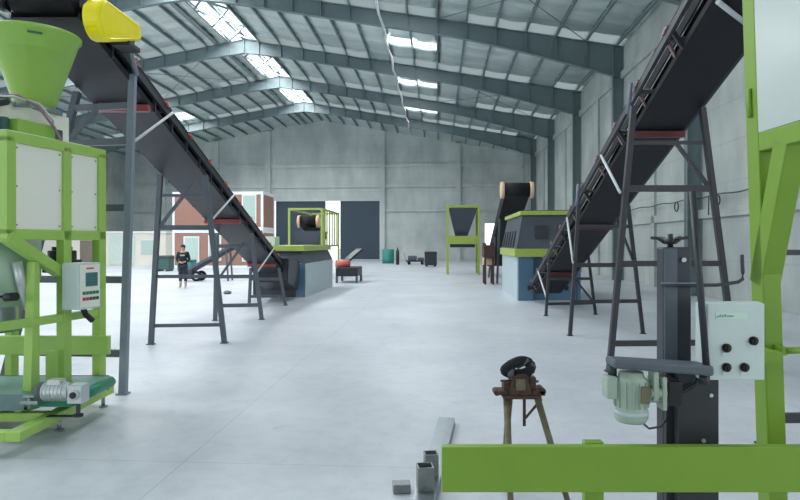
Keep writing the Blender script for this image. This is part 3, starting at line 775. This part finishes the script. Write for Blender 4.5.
g = MB(); g.b2((1.0, 2.72, 0), (1.6, 3.2, .02)); g.build('base_plate', 'dark', st)
hw = MB(); hw.cyl((1.32, 2.93, 1.78), (1.32, 2.93, 1.83), .014, n=12); hw.cyl((1.32, 2.93, 1.80), (1.32, 2.93, 1.82), .03, n=16)
for a in (0.15, math.pi-.2, 1.7, -1.5):
    c, s = math.cos(a), math.sin(a); hw.tube([(1.32, 2.93, 1.80), (1.32+.03*c, 2.93+.03*s, 1.803), (1.32+.055*c, 2.93+.055*s, 1.822), (1.32+.09*c, 2.93+.09*s, 1.826)], .008, 8)
hw.cyl((1.32, 2.93, 1.82), (1.32, 2.93, 1.845), .012, n=12)
hw.build('hand_wheel', 'dark', st)
# rod with an upturned end around the column
g = MB(); g.tube([(1.235, 2.84, 1.60), (1.41, 2.84, 1.60), (1.50, 2.84, 1.601), (1.60, 2.84, 1.615), (1.622, 2.84, 1.63), (1.622, 2.84, 1.66), (1.618, 2.84, 1.745)], .0085, 10)
g.build('thread_rod', 'column', st)
g = MB(); g.b2((1.24, 2.843, 1.592), (1.41, 2.852, 1.612)); g.build('clamp', 'steel', st)
g = MB(); g.cyl((1.352, 2.645, 1.24), (1.292, 2.65, 2.03), .0145, n=10); g.build('support_rod', 'dark', st)
# the arm
g = MB(); g.hull8([(0.935, 2.62, 1.25), (1.375, 2.62, 1.215), (1.375, 2.73, 1.215), (0.935, 2.74, 1.25)],
                  [(0.935, 2.62, 1.288), (1.375, 2.62, 1.262), (1.375, 2.73, 1.262), (0.935, 2.74, 1.288)])
g.build('arm', 'leg', st, bevel=.012)
g = MB(); g.cyl((.955, 2.70, 1.2), (.955, 2.70, 1.25), .02, n=12); g.build('arm_bolt', 'dark', st)
g = MB(); g.cyl((1.36, 2.68, 1.17), (1.36, 2.68, 1.21), .022, n=12); g.build('arm_bolt', 'dark', st)
# motor
g = MB(); g.lathe((1.045, 2.68, 0), [(.0, 1.225), (.055, 1.225), (.062, 1.20), (.074, 1.19), (.074, 1.05), (.078, 1.045), (.078, 1.005), (.066, .985), (.0, .98)], 28)
for k in range(14):
    a = math.pi*2*k/14; g.beam((1.045+.076*math.cos(a), 2.68+.076*math.sin(a), 1.06), (1.045+.076*math.cos(a), 2.68+.076*math.sin(a), 1.185), .006, .012, up=(math.cos(a), math.sin(a), 0))
mt = g.build('motor', 'motor', st)
g = MB(); g.b2((.915, 2.64, 1.10), (.968, 2.72, 1.205)); g.build('terminal_box', 'motor', mt, bevel=.006)
g = MB(); g.b2((1.06, 2.592, 1.09), (1.10, 2.604, 1.17)); g.build('name_plate', 'dullbrass', mt)
g = MB(); g.cyl((1.045, 2.68, 1.042), (1.045, 2.68, 1.022), .0795, n=28); g.build('band', 'bluel', mt)
g = MB(); g.box((1.155, 2.70, 1.13), (.09, .09, .10)); g.cyl((1.12, 2.655, 1.13), (1.20, 2.655, 1.13), .03, n=14); g.box((1.145, 2.66, 1.165), (.025, .07, .14)); g.box((1.185, 2.66, 1.13), (.02, .08, .16)); g.b2((1.17, 2.70, 1.08), (1.26, 2.84, 1.17)); g.build('gearbox', 'motor', st, bevel=.004)
g = MB(); g.b2((1.20, 2.68, 1.07), (1.262, 2.84, 1.18)); g.build('coupling', 'black', st, bevel=.004)
g = MB(); g.tube([(1.08, 2.68, 1.0), (1.12, 2.7, .965), (1.2, 2.76, .955), (1.26, 2.83, .97)], .005, 8); g.build('cable', 'dark', st)

for o in st.children:
    if o.name.split('.')[0] in ('motor', 'gearbox'):
        for q in [o]+list(o.children):
            q.data.transform(WM[st].inverted() @ Matrix.Translation((1.032, 2.68, 1.235)) @ Matrix.Diagonal((.92, .92, .92, 1)) @ Matrix.Translation((-1.045, -2.68, -1.235)) @ WM[st])
# the green rail in front
gf = thing('green_steel_stand', 'green steel stand with long horizontal rail across bottom right foreground', 'steel stand', (.9, 2.65, 0))
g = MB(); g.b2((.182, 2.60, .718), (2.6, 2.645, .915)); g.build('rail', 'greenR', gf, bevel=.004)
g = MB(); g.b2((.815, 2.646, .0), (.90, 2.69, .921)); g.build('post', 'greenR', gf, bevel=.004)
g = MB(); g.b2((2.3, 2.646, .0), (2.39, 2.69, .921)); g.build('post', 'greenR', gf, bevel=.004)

# ------------------------------------------------------------------ tripod with a pipe vice
tp = thing('tripod_vice_stand', 'rusty tripod stand with black vice standing on the floor behind green rail', 'tripod', (.83, 4.15, 0))
top = Vector((.815, 4.15, .80))
for x0, x1, yy in ((-.085, -.10, -.30), (-.05, -.06, .26), (.13, .33, -.12)):
    g = MB(); A = top+Vector((x0, yy*.15, -.03)); B = Vector((top.x+x1*1.0, top.y+yy, .0))
    g.cyl(A, B, .024, .019, n=10); lg = g.build('leg', 'dullbrass', tp)
    g = MB(); g.cyl(B+Vector((0, 0, .0)), B+Vector((0, 0, .035)), .024, n=10); g.build('rubber_foot', 'rubber', lg)
g = MB(); g.cyl(top+Vector((.045, 0, 0)), top+Vector((.045, 0, -.24)), .011, n=8); g.beam(top+Vector((.05, -.01, -.18)), top+Vector((.16, -.02, -.04)), .012, .016); g.build('centre_rod', 'rust', tp)
g = MB(); g.b2((.70, 4.06, .775), (.96, 4.24, .80)); g.b2((.66, 4.08, .80), (.74, 4.2, .83)); g.b2((.90, 4.08, .795), (.99, 4.2, .835)); g.cyl((.665, 4.1, .81), (.665, 4.2, .81), .022, n=12); g.cyl((.97, 4.08, .825), (.97, 4.2, .825), .026, n=12)
g.build('base_casting', 'rust', tp, bevel=.006)
g = MB(); g.b2((.76, 4.08, .80), (.87, 4.22, .925)); g.prism([(.74, 4.07, .80), (.90, 4.07, .80), (.86, 4.07, .96), (.775, 4.07, .94)], (0, .03, 0))
g.b2((.71, 4.1, .80), (.76, 4.2, .88)); g.build('vice_body', 'rust', tp, bevel=.006)
g = MB(); g.b2((.785, 4.06, .84), (.85, 4.07, .92)); g.build('jaw_plate', 'dullbrass', tp)
g = MB(); g.cyl((.69, 4.12, .895), (.78, 4.12, .895), .008, n=8); g.build('handle', 'rust', tp)
g = MB(); g.cyl((.88, 4.12, .89), (.95, 4.12, .89), .009, n=8); g.b2((.89, 4.1, .83), (.93, 4.18, .92)); g.build('handle', 'rust', tp)
tp.scale = (1, 1, .955)
# looped black chain or strap on top
g = MB(); pts = []
for i in range(19):
    a = math.pi*2*i/18*.93+.9
    pts.append((.812+.088*math.cos(a), 4.13+.03*math.sin(a*2), .985+.045*math.sin(a)+.014*math.cos(a)))
pts.append(pts[0]); g.tube(pts, .036, 10); g.build('vice_strap', 'rubber', tp)
g = MB(); g.cyl((.76, 4.1, .93), (.755, 4.1, 1.0), .022, n=12); g.beam((.86, 4.1, .92), (.915, 4.1, 1.02), .016, .03); g.cyl((.80, 4.14, 1.0), (.89, 4.14, 1.035), .03, .02, n=12); g.build('clamp_arm', 'leg', tp)

# ------------------------------------------------------------------ offcuts on the floor
ch = MB()
A, B = Vector((.47, 6.0, .0)), Vector((.155, 4.05, .0)); d = (B-A).normalized(); x = Vector((-d.y, d.x, 0))*-1
for off, hh in ((-.075, .05), (.075, .05)):
    ch.beam(A+x*off+Vector((0, 0, hh/2+.002)), B+x*off+Vector((0, 0, hh/2+.002)), .008, hh)
ch.beam(A+Vector((0, 0, .053)), B+Vector((0, 0, .053)), .158, .007)
o = ch.build('steel_channel', 'steel', at=((A+B)/2)); tag(o, 'galvanised steel channel length lying on floor left of the green rail', 'steel channel')
def offcut(x, y, w, h, lab, rz=.1):
    m = MB(); t = .008
    for sx in (-1, 1): m.box((sx*(w/2-t/2), 0, h/2), (t, w, h)); m.box((0, sx*(w/2-t/2), h/2), (w-2*t, t, h))
    o = m.build('square_tube_offcut', M['offcut'], at=(x, y, .058), rz=rz, world=False); tag(o, lab, 'steel offcut')
M['offcut'] = mat('dull_grey_steel', (128, 134, 134), .4, metal=.5, noise=.2, scale=15)
offcut(.178, 4.26, .112, .165, 'open square steel tube offcut standing upright, the nearer taller-looking one on the channel')
offcut(.232, 4.50, .10, .17, 'open square steel tube offcut standing upright behind the other one')
o = MB().box((0, 0, .0325), (.125, .10, .065)).build('steel_block', M['offcut'], at=(.01, 4.35, 0), rz=.08, world=False, bevel=.006); tag(o, 'small grey steel block lying on floor left of the tube offcuts', 'steel offcut')

# ------------------------------------------------------------------ mixers
def hopper_frustum(m, x0, x1, y0, y1, z0, X0, X1, Y0, Y1_, z1):
    m.hull8([(x0, y0, z0), (x1, y0, z0), (x1, y1, z0), (x0, y1, z0)], [(X0, Y0, z1), (X1, Y0, z1), (X1, Y1_, z1), (X0, Y1_, z1)])
# right mixer, local coordinates: near left base corner at origin, x right, y away
mx = thing('mixer', 'large dark grey hopper mixer with green rims on a blue base at right', 'machine', (3.65, 18.7, 0), -TH)
g = MB(); g.b2((0, .0, 0), (.04, 4.4, 1.36)); g.build('base_side', 'bluel', mx, world=False)
g = MB(); g.b2((.041, .0, 0), (.5, .04, 1.36)); g.b2((.5, .25, 0), (1.9, .3, 1.36)); g.b2((1.9, 0, 0), (1.95, 4.4, 1.36)); g.build('base_frame', 'bluep', mx, world=False)
g = MB(); g.b2((-.08, -.08, 1.37), (2.0, 4.45, 1.62)); g.build('lower_rim', 'green_old', mx, world=False, bevel=.01)
g = MB(); hopper_frustum(g, -.02, 1.95, -.02, 4.4, 1.62, .18, 1.9, .1, 4.3, 2.66); hp = g.build('hopper', 'hopper', mx, world=False)
for k in range(5):
    g = MB(); y = .75+.72*k; g.hull8([(-.06, y, 1.66), (.0, y, 1.66), (.0, y+.36, 1.66), (-.06, y+.36, 1.66)], [(.06, y+.1, 2.2), (.12, y+.1, 2.2), (.12, y+.28, 2.2), (.06, y+.28, 2.2)]); g.build('rib', 'dark', hp, world=False)
g = MB(); g.b2((.55, -.03, 1.95), (.95, .05, 2.35)); g.build('hatch', 'dark', hp, world=False, bevel=.01)
g = MB(); g.b2((1.25, -.03, 1.95), (1.65, .05, 2.35)); g.build('hatch', 'dark', hp, world=False, bevel=.01)
g = MB(); g.b2((.10, .0, 2.67), (2.0, 4.4, 2.80)); g.build('upper_rim', 'green_old', mx, world=False, bevel=.01)
g = MB(); g.b2((.3, .3, 2.80), (1.8, 4.1, 2.84)); g.build('cover', 'hopper', mx, world=False)

# left mixer
ml = thing('mixer', 'dark mixer on pale blue base at left, flat green rim on top', 'machine', (-4.9, 20.0, 0), -TH)
g = MB(); g.b2((1.76, 0, 0), (1.8, 4.9, 1.12)); g.build('base_side', 'bluel', ml, world=False)
g = MB(); g.b2((1.45, 0, 0), (1.759, .05, 1.12)); g.build('base_frame', 'bluep', ml, world=False)
g = MB(); g.b2((0, .0, 0), (1.449, .05, 1.12)); g.b2((0, .05, 0), (.05, 4.9, 1.12)); g.build('base_front', 'dark', ml, world=False)
g = MB(); hopper_frustum(g, .0, 1.8, 0, 4.9, 1.13, .25, 1.65, .1, 4.7, 1.52); g.build('hopper', 'hopper', ml, world=False)
g = MB(); g.b2((.05, -.05, 1.53), (1.75, 4.8, 1.72)); g.build('upper_rim', 'green_old', ml, world=False, bevel=.01)
g = MB(); g.b2((.2, .5, 1.72), (.6, 1.1, 2.02)); g.build('electric_box', 'box', ml, world=False, bevel=.01)

# ------------------------------------------------------------------ green tower behind the left mixer
tw = thing('packing_tower', 'yellow green steel tower frame standing behind left mixer with slatted right side', 'machine', (-5.6, 30.0, 0), -TH)
w_, dd, hh = 1.75, 5.0, 3.55
for x in (0, w_-.1):
    for y in (0, dd):
        g = MB(); g.b2((x, y, 0), (x+.1, y+.1, hh)); g.build('post', 'green_old', tw, world=False)
for z in (1.6, hh-.1):
    for y in (0, dd):
        g = MB(); g.b2((.101, y, z), (w_-.101, y+.1, z+.1)); g.build('rail', 'green_old', tw, world=False)
    for x in (0, w_-.1):
        g = MB(); g.b2((x, .101, z), (x+.1, dd-.001, z+.1)); g.build('rail', 'green_old', tw, world=False)
for k in range(6):
    g = MB(); g.b2((w_-.06, .5+.75*k, 1.701), (w_-.02, .75+.75*k, hh-.101)); g.build('slat', 'green_old', tw, world=False)
g = MB(); hopper_frustum(g, .5, 1.2, .6, 1.8, .9, .15, w_-.15, .3, 2.4, 2.4); g.build('hopper', 'hopper', tw, world=False)
# small conveyor head seen in the tower
def far_conveyor(name, lab, head, tailz, length, hw, rz, belly='rubber'):
    r = thing(name, lab, 'conveyor', (head[0], head[1], 0), rz)
    zt = head[2]
    g = MB(); g.cyl((-hw, 0, zt), (hw, 0, zt), .30, n=24); g.build('head_pulley', 'rubber', r, world=False)
    for s in (-1, 1):
        g = MB(); g.cyl((s*(hw+.01), 0, zt), (s*(hw+.16), 0, zt), .34, n=20); g.build('end_cap', 'beige', r, world=False, bevel=.03)
    g = MB(); g.hull8([(-hw, .1, zt-.28), (hw, .1, zt-.28), (hw, length, tailz-.28), (-hw, length, tailz-.28)], [(-hw, .1, zt+.28), (hw, .1, zt+.28), (hw, length, tailz+.28), (-hw, length, tailz+.28)])
    g.build('belt', 'rubber', r, world=False)
    for k in range(1, 4):
        y = length*k/4; z = zt+(tailz-zt)*k/4-.28
        for s in (-1, 1):
            if z > .2:
                g = MB(); g.beam((s*hw*.95, y, z), (s*(hw+.08), y, 0), .09, .09); g.build('leg', 'leg', r, world=False)
    return r
far_conveyor('inclined_conveyor', 'far conveyor with black head drum and beige end caps rising behind right mixer', (4.75, 24.4, 3.95), .8, 9, .50, -TH)
far_conveyor('inclined_conveyor', 'far conveyor with black head drum and beige caps inside the yellow green tower', (-4.86, 32.0, 2.95), 2.3, 1.9, .42, -TH)

# far green frame with inverted hopper
th = thing('hopper_stand', 'far yellow green frame holding a slate grey tapered hopper, centre right', 'machine', (2.65, 34.0, 0), -TH)
for x in (0, 1.75):
    for y in (0, 1.9):
        g = MB(); g.b2((x, y, 0), (x+.12, y+.12, 4.0)); g.build('post', 'green_old', th, world=False)
for z, h in ((1.75, .45), (3.85, .1)):
    for y in (0, 1.9):
        g = MB(); g.b2((.121, y, z), (1.749, y+.1, z+h)); g.build('rail', 'green_old', th, world=False)
g = MB(); hopper_frustum(g, .5, 1.2, .6, 1.4, 2.2, .12, 1.75, .12, 1.88, 3.8); g.build('hopper', 'hopper', th, world=False)
g = MB(); g.b2((.2, .15, 1.55), (1.6, 1.8, 1.74)); g.build('gate', 'dark', th, world=False)

# brown machine frame between hopper stand and right mixer
bn = thing('conveyor_tail_stand', 'rusty brown small stand left of the right mixer base', 'machine', (3.65, 26.0, 0), -TH)
for x in (0, .34):
    for y in (0, .8):
        g = MB(); g.b2((x, y, 0), (x+.09, y+.09, 1.8)); g.build('leg', 'rust', bn, world=False)
g = MB(); g.b2((-.03, -.1, 1.2), (.46, 1.0, 1.7)); g.build('tray', 'rust', bn, world=False, bevel=.02)
g = MB(); g.cyl((-.03, .4, 1.0), (.46, .4, 1.0), .17, n=18); g.build('roller', 'beige', bn, world=False)
# small dark machine right of the left mixer
bn = thing('conveyor_tail_stand', 'low dark machine with reddish roller just right of left mixer base', 'machine', (-2.9, 27.0, 0), -TH)
g = MB(); g.b2((0, 0, .3), (1.0, 1.6, .7)); g.build('tray', 'dark', bn, world=False, bevel=.03)
for x in (0, .9):
    for y in (0, 1.5):
        g = MB(); g.b2((x, y, 0), (x+.1, y+.1, .3)); g.build('leg', 'leg', bn, world=False)
g = MB(); g.cyl((-.05, .4, .85), (.6, .4, .85), .17, n=18); g.build('roller', 'redl', bn, world=False)
g = MB(); g.beam((.2, .6, .8), (.9, 1.4, 1.5), .4, .1); g.build('guard', 'dark', bn, world=False)

# ------------------------------------------------------------------ container office (two units stacked)
def container(z, lab):
    c = thing('container_office', lab, 'container', tuple(hall(-19.05, 41.8))[:2]+(z,), -TH, 'stacked container offices')
    Lx, Dy, Hh = 6.6, 3.0, 2.72
    g = MB(); g.b2((.04, .04, .05), (Lx-.04, Dy-.04, Hh-.05)); b = g.build('body', 'contain', c, world=False)
    g = MB()
    for x in (0, Lx-.16):
        for y in (0, Dy-.16): g.b2((x, y, 0), (x+.16, y+.16, Hh))
    for zz in (0, Hh-.2):
        for y in (0, Dy-.14): g.b2((.16, y, zz), (Lx-.16, y+.14, zz+.2))
        for x in (0, Lx-.14): g.b2((x, .16, zz), (x+.14, Dy-.16, zz+.2))
    g.build('corner_frame', 'cwhite', c, world=False)
    for x0, x1, z0, z1, nm in ((.9, 1.9, .25, 2.2, 'door') if z < 1 else (4.6, 5.0, .9, 1.3, 'vent'), (2.7, 3.5, .6, 2.3, 'window'), (5.15, 6.05, .55, 2.45, 'window')):
        g = MB(); g.b2((x0-.07, -.02, z0-.07), (x1+.07, .03, z1+.07)); w = g.build(nm, 'cwhite', c, world=False)
        g = MB(); g.b2((x0, -.03, z0), (x1, -.021, z1)); g.build('pane', 'glass', w, world=False)
    return c
container(0, 'lower red brown container office with white frame and door, at floor level')
container(2.73, 'upper red brown container office with white frame stacked on the other')

# cream partition block left of the containers
cz = thing('site_cabin', 'low cream cabin with brown door left of the container offices', 'cabin', tuple(hall(-32.5, 46.0)), -TH)
g = MB(); g.b2((0, 0, 0), (11.0, 5.0, 2.6)); g.build('wall', 'cream', cz, world=False)
g = MB(); g.b2((-.1, -.15, 2.6), (11.1, 5.1, 2.72)); g.build('roof', 'cwhite', cz, world=False)
g = MB(); g.b2((4.0, -.04, 0), (5.0, .0, 2.0)); g.build('door', mat('brown_door', (120, 112, 100), .6), cz, world=False)
g = MB(); g.b2((6.4, -.05, .1), (8.5, .0, 2.4)); g.build('sheet_panel', mat('pale_green_sheet', (198, 214, 206), .5), cz, world=False)
g = MB(); g.b2((9.0, -.04, .9), (10.3, .0, 2.0)); g.build('window', 'glass', cz, world=False)

# crates near the person
def crate(x, y, w, d, h, m, lab, rz=0.):
    r = thing('crate', lab, 'crate', (x, y, 0), rz)
    g = MB(); g.b2((-w/2, -d/2, .1), (w/2, d/2, h)); g.build('body', m, r, world=False, bevel=.03)
    g = MB()
    for sx in (-1, 1): g.b2((sx*w*.35-.08, -d/2, 0), (sx*w*.35+.08, d/2, .1))
    g.build('skid', 'dark', r, world=False)
    g = MB(); g.b2((-w/2-.02, -d/2-.02, h*.8), (w/2+.02, d/2+.02, h*.9)); g.build('band', 'dark', r, world=False)
    return r
crate(-15.1, 38.5, .9, .9, 1.0, 'dgreen', 'taller dark green crate behind the first conveyor leg, left of the person')
crate(-13.5, 38.0, .9, .9, .75, 'teal', 'low teal crate just left of the standing person')
# mobile conveyor behind the person
mc = thing('mobile_conveyor', 'small dark wheeled inclined conveyor in front of container office', 'conveyor', (-8.0, 28.5, 0), 0)
g = MB(); g.beam((-2.0, 0, .42), (.35, .3, 1.75), .5, .2); g.build('boom', 'dark', mc, world=False, bevel=.02)
g = MB(); g.beam((-2.05, -.28, .52), (.35, .02, 1.85), .03, .12); g.build('side_guard', 'leg', mc, world=False)
for y in (-.35, .35):
    g = MB(); g.cyl((-1.55, y-.05, .24), (-1.55, y+.05, .24), .24, n=24); wh = g.build('wheel', 'rubber', mc, world=False)
    g = MB(); g.cyl((-1.55, y-.06, .24), (-1.55, y+.06, .24), .13, n=16); g.build('hub', 'alu', wh, world=False)
g = MB(); g.b2((-2.3, -.3, .1), (-1.75, .3, .55)); g.build('feed_box', 'dark', mc, world=False, bevel=.03)
g = MB(); g.beam((-.2, -.2, 1.4), (-.1, -.2, 0), .07, .07); g.beam((-.2, .5, 1.4), (-.1, .5, 0), .07, .07); g.build('support_leg', 'leg', mc, world=False)

# small things far off
def drum(x, y, r, h, m, lab):
    g = MB(); g.lathe((0, 0, 0), [(0, 0), (r, 0), (r*1.02, h*.33), (r, h*.34), (r*1.02, h*.66), (r, h*.67), (r, h), (r*.9, h), (r*.9, h-.03), (0, h-.03)], 24)
    o = g.build('drum', m, at=(x, y, 0), world=False); return tag(o, lab, 'drum')
drum(-1.05, 53, .52, 1.25, 'teal', 'teal drum standing before the far wall, right of the sliding doors')
gp = thing('gas_cylinder', 'slim dark gas cylinder standing near the far wall', 'gas cylinder', (-.2, 50, 0))
g = MB(); g.lathe((0, 0, 0), [(0, 0), (.14, 0), (.14, 1.1), (.08, 1.25), (.05, 1.3), (.05, 1.4), (0, 1.4)], 18); g.build('body', 'dark', gp, world=False)
g = MB(); g.b2((-.07, -.05, 1.38), (.07, .05, 1.45)); g.build('valve', 'steel', gp, world=False)
ct = thing('hand_cart', 'dark low hand cart loaded with sacks near the far wall', 'cart', (1.3, 50, 0))
g = MB(); g.b2((-.8, -.4, .25), (.8, .4, .35)); g.build('deck', 'dark', ct, world=False)
g = MB(); g.b2((-.65, -.3, .35), (.1, .3, .75)); g.b2((.15, -.3, .35), (.7, .3, .6)); g.build('load', 'leg', ct, world=False, bevel=.08)
for x in (-.55, .55): g = MB(); g.cyl((x, -.42, .13), (x, .42, .13), .13, n=16); g.build('wheel', 'rubber', ct, world=False)
g = MB(); g.tube([(-.8, -.3, .3), (-1.0, -.3, 1.0), (-1.0, .3, 1.0), (-.8, .3, .3)], .025); g.build('handle', 'steel', ct, world=False)
crate(2.35, 46, .9, .9, 1.15, 'dark', 'dark crate behind the green hopper stand near the far wall')
crate(-16.2, 55.0, 1.8, 1.2, 2.0, 'cwhite', 'white crate before the left dark sliding door')

# small stone on the floor
o = MB(); o.lathe((0, 0, 0), [(0, 0), (.11, 0), (.15, .05), (.10, .11), (0, .13)], 9, smooth=False)
o = o.build('rag', 'leg', at=(-6.1, 21.2, 0), world=False); tag(o, 'small dark rag lying on floor between conveyor legs', 'rag')

# ------------------------------------------------------------------ the person
def skinned(name, verts, edges, radii, m, parent, sub=2, root=0):
    me = bpy.data.meshes.new(name); me.from_pydata(verts, edges, []); me.materials.append(M[m])
    o = bpy.data.objects.new(name, me); COL.objects.link(o); o.parent = parent; WM[o] = WM[parent]
    s = o.modifiers.new('skin', 'SKIN'); s.use_smooth_shade = True
    for i, r in enumerate(radii):
        sv = me.skin_vertices[0].data[i]; sv.radius = r if isinstance(r, tuple) else (r, r); sv.use_root = (i == root)
    b = o.modifiers.new('sub', 'SUBSURF'); b.levels = sub; b.render_levels = sub
    return o
pe = thing('person', 'person in black jacket and dark trousers standing with hands held together', 'person', (-8.68, 24.0, 0), .15)
V = [(0, 0, .93), (0, 0, 1.12), (0, .01, 1.30), (0, 0, 1.42), (0, -.01, 1.50), (0, -.02, 1.57), (0, -.02, 1.66),   # pelvis..head 0-6
     (.09, 0, .90), (.10, -.01, .50), (.10, .02, .09), (.11, -.10, .04),      # right leg 7-10
     (-.09, 0, .90), (-.10, -.01, .50), (-.10, .02, .09), (-.11, -.10, .04),  # left leg 11-14
     (.17, .01, 1.39), (.24, .03, 1.13), (.08, -.20, 1.04),                   # right arm 15-17
     (-.17, .01, 1.39), (-.24, .03, 1.13), (-.08, -.20, 1.04)]                # left arm 18-20
E = [(0, 1), (1, 2), (2, 3), (3, 4), (4, 5), (5, 6), (0, 7), (7, 8), (8, 9), (9, 10), (0, 11), (11, 12), (12, 13), (13, 14),
     (3, 15), (15, 16), (16, 17), (3, 18), (18, 19), (19, 20)]
Rr = [(.14, .10), (.12, .09), (.15, .10), (.10, .08), .05, (.075, .09), (.075, .09), .085, .058, .04, .04, .085, .058, .04, .04, .055, .042, .028, .055, .042, .028]
bd = skinned('body', V, E, Rr, 'skin', pe)
skinned('jacket', [(0, 0, .86), (0, 0, 1.0), (0, .005, 1.15), (0, .01, 1.31), (0, .005, 1.42), (0, 0, 1.465), (.17, .01, 1.40), (.245, .03, 1.13), (.12, -.165, 1.055), (-.17, .01, 1.40), (-.245, .03, 1.13), (-.12, -.165, 1.055)],
        [(0, 1), (1, 2), (2, 3), (3, 4), (4, 5), (4, 6), (6, 7), (7, 8), (4, 9), (9, 10), (10, 11)],
        [(.175, .13), (.17, .125), (.165, .12), (.19, .13), (.14, .11), .07, .075, .06, .047, .075, .06, .047], 'cloth', pe)
skinned('trousers', [(0, 0, .92), (.09, 0, .86), (.10, -.01, .50), (.10, .02, .24), (-.09, 0, .86), (-.10, -.01, .50), (-.10, .02, .24)],
        [(0, 1), (1, 2), (2, 3), (0, 4), (4, 5), (5, 6)], [(.155, .12), .105, .08, .068, .105, .08, .068], 'trouser', pe)
skinned('boots', [(0.10, .02, .32), (.10, .02, .08), (.11, -.13, .045)], [(0, 1), (1, 2)], [.056, .052, .042], 'sand', pe)
skinned('boots', [(-.10, .02, .32), (-.10, .02, .08), (-.11, -.13, .045)], [(0, 1), (1, 2)], [.056, .052, .042], 'sand', pe)
g = MB(); g.lathe((0, .005, 1.615), [(.088, 0), (.095, .04), (.092, .075), (.07, .11), (.03, .128), (0, .13)], 20); hr = g.build('hair', 'hair', pe, world=False)
g = MB(); g.lathe((0, .03, 1.50), [(0, 0), (.06, .02), (.078, .08), (.078, .14), (.0, .16)], 16); g.build('hair', 'hair', pe, world=False)
g = MB(); g.prism([(-.012, -.10, 1.59), (.012, -.10, 1.59), (0, -.10, 1.625)], (0, -.02, 0)); g.build('nose', 'skin', pe, world=False)
for s in (-1, 1):
    g = MB(); g.lathe((s*.03, -.102, 1.632), [(0, -.008), (.008, -.004), (.008, .004), (0, .008)], 8); g.build('eye', 'black', pe, world=False)
    for k in range(5):
        a = Vector((s*(.075-.004*k), -.205-.004*k, 1.045-.014*(k-2)-.01)); b = a+Vector((-s*(.065+[.0, .015, .018, .012, -.015][k]), -.025, -.01))
        g = MB(); g.tube([a, (a+b)/2+Vector((0, -.012, 0)), b], .009, 6); g.build('finger', 'skin', pe, world=False)
g = MB(); g.b2((-.022, -.104, 1.567), (.022, -.098, 1.575)); g.build('mouth', M['redl'], pe, world=False)
g = MB(); g.b2((-.09, -.137, 1.28), (.09, -.128, 1.34)); g.build('chest_print', 'motor', pe, world=False)

# ------------------------------------------------------------------ light, camera
LW = 95.
for k, Ls in groups.items():
    x0 = min(q[0] for q in Ls); x1 = max(q[1] for q in Ls); y0, y1 = Ls[0][2], Ls[0][3]
    if y0 < 0: continue
    for xa, xb in (((x0, RIDGE), (RIDGE, x1)) if k[0] == 'r' else ((x0, x1),)):
        xm, ym = (xa+xb)/2, (y0+y1)/2; slope = math.atan(SL)*(1 if xm > RIDGE else -1)
        ld = bpy.data.lights.new('rooflight_daylight', 'AREA'); ld.shape = 'RECTANGLE'; ld.size = (xb-xa)-.12; ld.size_y = (y1-y0)*(.5 if k[0] == 'r' else 1)-.3
        ld.color = (.965, .985, 1.0); ld.energy = LW*ld.size*ld.size_y*(1.35 if k[0] == 'r' else 1)
        lo = bpy.data.objects.new('rooflight_daylight', ld); COL.objects.link(lo)
        lo.matrix_world = H @ Matrix.Translation((xm, ym+(1.2 if k[0] == 'r' else 0), zr(xm)-.06)) @ Matrix.Rotation(slope, 4, 'Y')
W = bpy.data.worlds.new('World'); SC.world = W; W.use_nodes = True
nt = W.node_tree; bg = nt.nodes['Background']
bg.inputs['Color'].default_value = (.93, .968, 1.0, 1); bg.inputs['Strength'].default_value = 2.2
cam = bpy.data.cameras.new('Camera'); co = bpy.data.objects.new('Camera', cam); COL.objects.link(co)
co.location = (0, 0, EYE); co.rotation_euler = (math.pi/2, 0, 0)
cam.sensor_width = 36; cam.lens = 27.0; cam.shift_y = -7/800; cam.clip_end = 500
SC.camera = co
vs = SC.view_settings; vs.view_transform = 'Standard'; vs.look = 'None'; vs.gamma = 1; vs.use_curve_mapping = False
vs.exposure = 0.1
SC.cycles.max_bounces = 10; SC.cycles.diffuse_bounces = 6
SC.cycles.transparent_max_bounces = 12
SC.cycles.use_denoising = True
